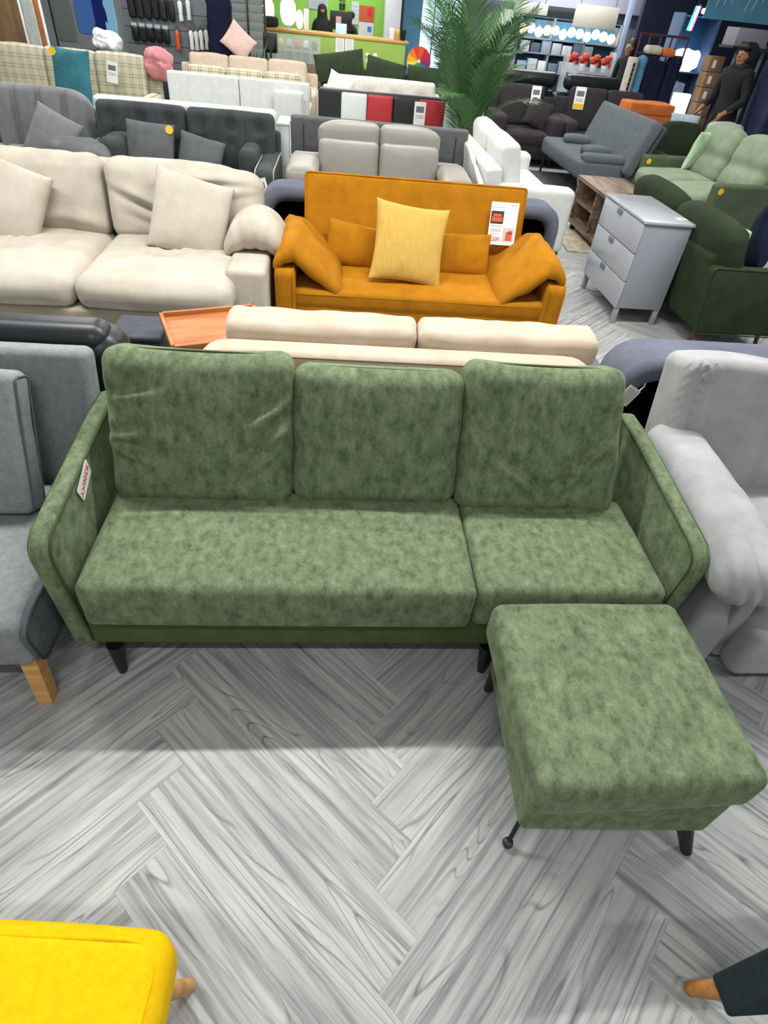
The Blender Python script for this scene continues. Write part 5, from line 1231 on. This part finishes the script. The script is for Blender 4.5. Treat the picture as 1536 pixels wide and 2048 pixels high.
for q, (x, z, m_, lb) in enumerate(((-2.51, 0.875, solid('orange_bottle', 'd8572f', rough=0.4), 'orange bottle hanging on the goods board'), (-2.30, 0.885, M_white, 'white bottle right of the orange one on the goods board'), (-2.225, 0.885, M_whitel, 'second white bottle right of the orange one'), (-2.15, 0.90, M_white, 'third white bottle right of the orange one'), (-2.07, 0.91, M_whitel, 'rightmost white bottle in the lower bottle row'), (-2.42, 1.22, M_white, 'white bottle in the upper row, left of two'), (-2.30, 1.24, M_whitel, 'white bottle in the upper row, right of two'))):
    b = thing('bottle', lb, 'bottle', (x, 11.67, z), group='bottles on the goods board'); lathe('body', bp[:6], m_, b); lathe('cap', bp[5:], M_chrome, b)
tag(soft('white_plastic_bag', (0.34, 0.26, 0.20), (-3.28, 10.72, 0.955), M_white, None, rot=(0, R(14), 0), r=0.07, n=(10, 8, 6), wr=0.035, ws=7), 'crumpled white plastic bag on top of the navy sofa', 'bag')
for (x, w_, z, h_, c_, lb) in ((-4.10, 0.30, 1.15, 0.5, '4a72b8', 'mid blue hanging cloth panel between the white stand and the goods board'), (-3.86, 0.22, 1.15, 0.6, '1c2a6e', 'dark royal blue hanging cloth panel'), (-4.12, 0.26, 1.52, 0.22, '1f7a4a', 'emerald green cloth above the blue panel'), (-3.72, 0.17, 1.15, 0.75, '8fd0ee', 'light cyan striped panel left of the goods board'), (-4.45, 0.28, 1.15, 0.75, '6c7270', 'grey hanging coat right of the white stand')):
    tag(soft('hanging_cloth', (w_, 0.05, h_), (x, 12.5, z), fab('panel_' + c_, c_, scale=10), None, r=0.02, n=(5, 1, 8), wr=0.012, ws=6), lb, 'cloth')
fr = thing('cloth_frame', 'dark metal frame carrying the blue and green cloth panels', 'rack', (-4.05, 12.56, 0)); leg('bar', (-0.6, 0, 1.72), (0.5, 0, 1.72), 0.015, 0.015, M_black, fr)
for x in (-0.6, 0.5): leg('post', (x, 0, 1.72), (x, 0, 0), 0.015, 0.015, M_black, fr)
tag(soft('hanging_coat', (0.34, 0.16, 0.9), (-1.80, 11.35, 1.12), M_navydk, None, r=0.06, n=(8, 3, 12), wr=0.03, ws=5), 'dark navy coat bundle hanging right of the goods board', 'coat')
tag(pillow('blush_cushion', 0.42, 0.36, 0.14, (-1.53, 11.25, 1.06), fab('blush_cloth', 'c9aba5', 'd8beb6'), None, (R(-12), R(38), 0), seed=4), 'blush pink cushion propped on the beige sofa beside the navy coat', 'cushion')
lv = thing('louvre_screen', 'grey slatted screen with dark upright bars left of the counter', 'screen', (-1.86, 14.6, 0))
for q in range(14): box('slat', (0.80, 0.03, 0.118), (0, 0, 0.10 + q * 0.128), solid('slat_grey', '74797a', rough=0.7), lv, bev=0.004)
for x in (-0.4, 0.08, 0.4): box('upright', (0.03, 0.05, 1.95), (x, -0.01, 0.975), M_black, lv, bev=0.004)

# ================================================================== right background: lighting aisle
la = thing('lighting_shelf', 'tall shop shelf with rows of glowing lamps and boxes', 'shelf', (4.85, 16.0, 0))
ms = solid('shelf_steel', '8d949e', rough=0.5)
for z in (0.45, 0.80, 1.12, 1.36): box('shelf_board', (2.2, 0.42, 0.025), (0, 0, z), ms, la, bev=0.003)
for x in (-1.1, -0.37, 0.37, 1.1): box('upright', (0.035, 0.42, 1.72), (x, 0, 0.86), ms, la, bev=0.003)
box('back_panel', (2.2, 0.02, 1.7), (0, 0.21, 0.87), solid('teal_panel', '4a86a0', rough=0.7), la, bev=0)
box('lamp_rail', (2.2, 0.06, 0.04), (0, -0.1, 1.69), M_black, la, bev=0.004)
wc = ['ffc27a', 'ffd9a8', 'fff0dc', 'fff4e8', '6a4cff', 'eaf6ff', 'd6f2ff', 'cdeeff', 'cdeeff', 'd8f4ff', 'e6f8ff', 'fff2c0']
for q in range(12):
    x = 3.82 + q * 0.178
    b = thing('globe_lamp', '%s glowing globe lamp from the left on the shop shelf rail' % ('first second third fourth fifth sixth seventh eighth ninth tenth eleventh twelfth'.split()[q]), 'lamp', (x, 15.82, 1.50 + 0.03 * math.sin(q * 2.2)), group='globe lamps on the shop shelf')
    lathe('globe', [(0.02, -0.085), (0.06, -0.065), (0.085, -0.02), (0.085, 0.02), (0.06, 0.065), (0.025, 0.085)], solid('globe_' + wc[q], 'ffffff', emit=wc[q], es=4.0), b, seg=14); lathe('cap', [(0.022, 0.08), (0.018, 0.16)], M_chrome, b)
for r_, z in enumerate((0.8125, 1.1325)):
    for q in range(7):
        c_ = ['8fa6bd', 'cfd6dc', '6d7f9a', 'b9c6d2', '56627a', 'a9b4c2', 'dfe4e8'][(q * 3 + r_) % 7]; h_ = 0.16 + 0.05 * ((q * 5 + r_) % 3) / 2
        tag(box('lamp_box', (0.20, 0.2, h_), (3.93 + q * 0.235, 15.9, z + h_ / 2), solid('box_' + c_, c_, rough=0.6), None, bev=0.004), '%s lamp carton from the left on the %s shelf under the globe lamps' % (nn[q], 'lower upper'.split()[r_]), 'carton', 'lamp cartons on the shop shelf')
fs_ = thing('flower_stand', 'tiered clear stand holding red flower bins', 'stand', (4.98, 14.55, 0))
gl = solid('clear_acrylic', 'd8dfe6', rough=0.1, alpha=0.35)
for z in (0.62, 0.93): box('tray', (0.95, 0.36, 0.02), (0, 0, z), gl, fs_, bev=0.003); box('front_lip', (0.95, 0.012, 0.10), (0, -0.18, z + 0.06), gl, fs_, bev=0.002)
for x in (-0.47, 0.47): box('side', (0.02, 0.36, 1.30), (x, 0, 0.65), gl, fs_, bev=0.003)
for r_, z in enumerate((0.72, 1.05)):
    for q in range(4):
        f_ = thing('red_flower_bunch', '%s red flower bunch from the left on the %s tier of the clear stand' % (nn[q], 'lower upper'.split()[r_]), 'flowers', (4.63 + q * 0.235, 14.55, z), group='red flower bunches')
        for k_ in range(6):
            a = k_ * 2.4; soft('bloom', (0.10, 0.10, 0.10), (0.05 * math.cos(a), 0.04 * math.sin(a), 0.04 + 0.05 * (k_ % 3)), solid('red_petal', 'c2382c', rough=0.7, c2='d85a40'), f_, r=0.045, n=2, wr=0.012, ws=25, seed=k_ + q)
        lathe('bucket', [(0.05, -0.09), (0.08, 0.03), (0.075, 0.03), (0.05, -0.08)], M_white, f_)
for (x, y, z, lb) in ((3.02, 13.9, 1.55, 'white fabric lampshade on a black stand right of the palm, upper'), (3.12, 13.9, 1.20, 'white fabric lampshade on a black stand right of the palm, lower')):
    l = thing('floor_lamp', lb, 'lamp', (x, y, 0)); lathe('shade', [(0.15, z), (0.10, z + 0.22), (0.09, z + 0.22), (0.14, z)], M_whitel, l, seg=18); lathe('pole', [(0.012, 0.02), (0.012, z + 0.2)], M_black, l); lathe('base', [(0.13, 0), (0.13, 0.02), (0.02, 0.03)], M_black, l)
tag(box('wall_fascia', (4.2, 0.2, 0.75), (4.75, 16.45, 2.28), solid('fascia_white', 'c8cbe0', rough=0.7), bev=0.01), kind='structure')
hp = thing('hanging_panel_sign', 'blank beige hanging panel above the glowing lamps', 'panel', (5.24, 15.55, 1.80)); box('sheet', (0.92, 0.04, 0.36), (0, 0, 0), solid('beige_panel', 'c9c8bc', rough=0.7), hp, bev=0.005)
for s_ in (-1, 1): leg('hanger', (s_ * 0.37, 0, 0.17), (s_ * 0.37, 0, 1.60), 0.006, 0.006, M_black, hp)
tag(box('trim_2', (0.10, 0.12, CEIL), (6.02, 15.8, CEIL / 2), solid('pale_blue_post', 'a9bedd', rough=0.5), bev=0.006), kind='structure')
hp = thing('hanging_panel_sign', 'blank cream hanging panel beside the palm top', 'panel', (3.85, 15.55, 1.83)); box('sheet', (0.70, 0.04, 0.18), (0, 0, 0), solid('cream_panel', 'd2cfc8', rough=0.7), hp, bev=0.005)
for s_ in (-1, 1): leg('hanger', (s_ * 0.28, 0, 0.08), (s_ * 0.28, 0, 1.57), 0.006, 0.006, M_black, hp)
sh = thing('roller_shutter', 'grey ribbed roller shutter in the right background', 'shutter', (6.65, 16.6, 0))
for q in range(13): box('slat', (0.09, 0.03, 2.0), (-0.58 + q * 0.097, 0, 1.0), solid('shutter_grey', '7d8796', rough=0.5), sh, bev=0.006)
es_ = thing('red_sign', 'red box sign hanging from a hooked cable near the ceiling', 'sign', (6.35, 15.0, 2.10)); box('body', (0.24, 0.06, 0.11), (0, 0, 0), solid('sign_red', 'b2342c', rough=0.5), es_, bev=0.01)
tube('cable', [(-0.12, 0, -0.02), (-0.22, 0, -0.05), (-0.32, 0, -0.02), (-0.33, 0, 0.06)], 0.012, M_gap, es_)
leg('hanger', (0, 0, 0.05), (0, 0, 1.3), 0.006, 0.006, M_chrome, es_)
for q, (x, z, c_) in enumerate(((6.2, 1.36, '3ce0c0'), (6.42, 1.30, 'e06ad8'), (6.62, 1.36, 'c85cf0'), (6.90, 1.42, 'e8a8e8'))):
    b = thing('neon_light', ['turquoise', 'magenta', 'violet', 'pale pink'][q] + ' glowing neon figure before the roller shutter', 'light', (x, 15.3, z))
    lathe('glow_body', [(0.02, -0.12), (0.06, -0.08), (0.07, 0.0), (0.04, 0.09), (0.01, 0.13)], solid('neon_' + c_, c_, emit=c_, es=2.0), b); lathe('stand', [(0.06, -z), (0.06, -z + 0.02), (0.012, -z + 0.03), (0.012, -0.11)], M_black, b)

# ---- right: rack, clothes, boxes, banner
rr = thing('garment_rack', 'dark red metal rack holding dark clothes in the right background', 'rack', (4.85, 11.05, 0))
mr = solid('dark_red_metal', '4a2330', rough=0.5)
for x in (-0.37, -0.22, -0.05, 0.12, 0.38): leg('post', (x, 0, 1.65), (x, 0, 0.75 if abs(x) < 0.3 else 0.0), 0.014, 0.014, mr, rr)
for z in (1.65, 1.42, 0.75): leg('rail', (-0.38, 0, z), (0.39, 0, z), 0.016, 0.016, mr, rr)
for x in (-0.37, 0.38): box('foot', (0.05, 0.45, 0.02), (x, 0, 0.012), mr, rr, bev=0.004)
for q, (x, w_, z, h_, m_, lb) in enumerate(((4.59, 0.10, 1.03, 0.72, fab('steel_blue_cloth', '3f6f8f', '56869f'), 'steel blue garment at the left end of the rack'), (4.81, 0.30, 1.02, 0.66, M_navydk, 'large black navy coat in the middle of the rack'), (5.08, 0.20, 1.05, 0.70, M_navydk, 'black navy coat at the right end of the rack'))):
    tag(soft('garment', (w_, 0.20, h_), (x, 10.98, z), m_, None, r=0.05, n=(6, 3, 10), wr=0.025, ws=5, seed=q), lb, 'coat')
tag(soft('hat', (0.20, 0.2, 0.10), (4.93, 10.98, 1.46), M_orange, None, r=0.045, n=4, wr=0.01), 'rust brown hat resting on the garment rack', 'hat')
tag(soft('straw_bag', (0.24, 0.2, 0.10), (4.70, 10.98, 1.475), M_cream, None, r=0.045, n=4, wr=0.01), 'pale straw bag resting on the garment rack', 'bag')
rg = thing('rug_roll', 'upright rolled rug with black and white dashed edge left of the garment rack', 'rug', (4.42, 10.92, 0)); lathe('roll', [(0.075, 0), (0.08, 0.01), (0.08, 1.36), (0.07, 1.37)], fab('pale_rug', 'a9a49c', 'bdb8b0', scale=20), rg)
for q in range(11): box('dash', (0.035, 0.012, 0.05), (0.0, -0.078, 0.70 + q * 0.058), M_black, rg, bev=0.002)
for q, (z, w_, x, lb) in enumerate(((0.62, 0.80, 4.25, 'lowest burnt orange foam block of the stack'), (0.76, 0.74, 4.24, 'middle burnt orange foam block of the stack'), (0.885, 0.62, 4.20, 'topmost burnt orange cushion of the stack'))):
    tag(soft('orange_block', (w_, 0.44, 0.13 if q < 2 else 0.12), (x + 0.06, 9.58, z), M_orange, None, rot=(0, 0, R(-3)), r=0.015, n=6, wr=0.003 if q < 2 else 0.012, ws=6), lb, 'cushion', 'orange cushion stack')
tag(box('display_plinth', (0.86, 0.46, 0.55), (4.33, 9.58, 0.276), M_white, None, bev=0.01), 'white plinth carrying the burnt orange stack', 'plinth')
lb_ = thing('lit_display_box', 'bright white backlit display box right of the orange stack', 'display', (5.08, 10.35, 0)); box('panel', (0.24, 0.10, 0.50), (0, 0, 0.78), solid('white_backlight', 'ffffff', emit='f4fbff', es=3.0), lb_, bev=0.01); box('body', (0.26, 0.22, 0.52), (0, 0.03, 0.26), M_white, lb_, bev=0.01)
for q in range(5):
    z = 0.66 + q * 0.185
    c_ = thing('parcel', '%s brown parcel from the bottom of the carton stack near the person' % nn[q], 'carton', (5.50 - 0.012 * q, 10.5, z), group='parcel stack'); box('carton', (0.22, 0.22, 0.18), (0, 0, 0), M_cardboard, c_, bev=0.005); box('label', (0.05, 0.002, 0.09), (-0.03, -0.112, 0), M_paper, c_, bev=0)
tag(box('parcel_table', (0.45, 0.4, 0.565), (5.5, 10.52, 0.284), M_gap, None, bev=0.01), 'low dark stand under the brown parcel stack', 'stand')
gc = thing('lit_glass_cabinet', 'tall blue lit glass cabinet full of bright lamps behind the rack', 'cabinet', (5.85, 12.3, 0))
box('back', (0.62, 0.03, 1.9), (0, 0.2, 0.97), solid('deep_blue_panel', '2a4f78', rough=0.4), gc, bev=0); 
for x in (-0.31, 0.31): box('frame', (0.035, 0.42, 1.95), (x, 0, 0.98), solid('steel_blue_frame', '4a6488', rough=0.4), gc, bev=0.004)
for z in (0.04, 0.75, 1.2, 1.92): box('shelf', (0.6, 0.4, 0.02), (0, 0, z), solid('steel_blue_frame', '4a6488'), gc, bev=0.003)
tag(soft('glowing_lamp_cluster', (0.42, 0.26, 0.26), (5.85, 12.25, 1.355), solid('cluster_glow', 'ffffff', emit='dff6ff', es=2.5), None, r=0.1, n=6, wr=0.05, ws=7), 'irregular white glowing lamp on the upper cabinet shelf', 'lamp')
tag(soft('clear_bag', (0.28, 0.2, 0.28), (5.84, 12.25, 0.91), solid('pale_blue_wrap', 'b9c6e6', rough=0.3), None, r=0.06, n=6, wr=0.03, ws=8), 'pale blue wrapped parcel on the lower cabinet shelf', 'parcel')
st_ = thing('light_tube', 'slanted rainbow coloured light tube at the top right', 'light', (5.62, 11.9, 1.88))
for q, c_ in enumerate(('38e8c0', 'f4ffff', 'ff6ab8')): leg('tube', (-0.03 + q * 0.028, 0, 0.16), (-0.06 + q * 0.028, 0, -0.14), 0.016, 0.016, solid('tube_' + c_, c_, emit=c_, es=3.0), st_)
leg('hanger', (-0.01, 0, 0.15), (-0.01, 0, 1.5), 0.006, 0.006, M_black, st_)
ol = thing('bulkhead_lamp', 'flat white glowing lamp on top of the blue lit cabinet', 'lamp', (5.95, 12.1, 1.935)); box('diffuser', (0.32, 0.12, 0.07), (0, -0.03, 0.06), solid('lamp_white_glow', 'ffffff', emit='eef8ff', es=2.5), ol, bev=0.02); box('casing', (0.44, 0.14, 0.14), (0.03, 0.08, 0.07), M_black, ol, bev=0.01)
bn_ = thing('blue_banner', 'large blue banner with faint white streaks in the top right corner', 'banner', (6.35, 11.6, 0)); box('sheet', (1.5, 0.02, 0.85), (0, 0, 2.33), solid('banner_blue', '3f7f9f', rough=0.5, c2='5f9fbc', scale=3), bn_, bev=0)
for q in range(9): box('streak', (0.008, 0.002, 0.10 + 0.05 * (q % 3)), (-0.6 + q * 0.12, -0.012, 2.10 + 0.05 * (q * 5 % 4)), M_paper, bn_, (0, R(14), 0), bev=0)
for s in (-1, 1): leg('hanger', (s * 0.7, 0, 2.75), (s * 0.7, 0, CEIL), 0.006, 0.006, M_black, bn_)
ur = thing('tall_rack', 'tall dark post rack behind the hooded person carrying a grey box', 'rack', (5.6, 10.0, 0))
for x in (-0.12, 0.26): leg('post', (x, 0, 1.66), (x, 0, 0), 0.022, 0.022, solid('rack_post', '6f7678', rough=0.5), ur)
box('shelf', (0.62, 0.4, 0.03), (0.0, 0, 1.61), M_black, ur, bev=0.004); box('lower_shelf', (0.5, 0.36, 0.03), (0.07, 0, 0.55), M_black, ur, bev=0.004)
tag(box('grey_storage_box', (0.46, 0.34, 0.195), (5.53, 10.0, 1.725), solid('storage_grey', '8a8894', rough=0.7), None, bev=0.01), 'mauve grey storage box on the tall rack shelf', 'box')
tag(soft('blue_tarpaulin', (0.5, 0.5, 1.55), (5.72, 9.0, 0.79), solid('tarpaulin_blue', '10193f', rough=0.6), None, r=0.08, n=(6, 6, 12), wr=0.02, ws=4), 'deep blue covered stack at the right photo edge', 'stack')
tag(soft('grey_sack', (0.40, 0.3, 0.42), (5.02, 8.75, 0.66), fab('sack_cloth', '9a9c98', 'b3b5b0', scale=9), None, r=0.08, n=6, wr=0.02, ws=6), 'pale grey cloth sack in front of the hooded person', 'sack')
tag(box('sack_stand', (0.4, 0.3, 0.44), (5.02, 8.75, 0.222), M_gap, None, bev=0.01), 'dark low stand under the grey sack', 'stand')
tag(box('wall_shop', (3.4, 0.12, CEIL), (7.1, 13.6, CEIL / 2), solid('wall_deep_navy', '18223f', rough=0.8), bev=0), kind='structure')
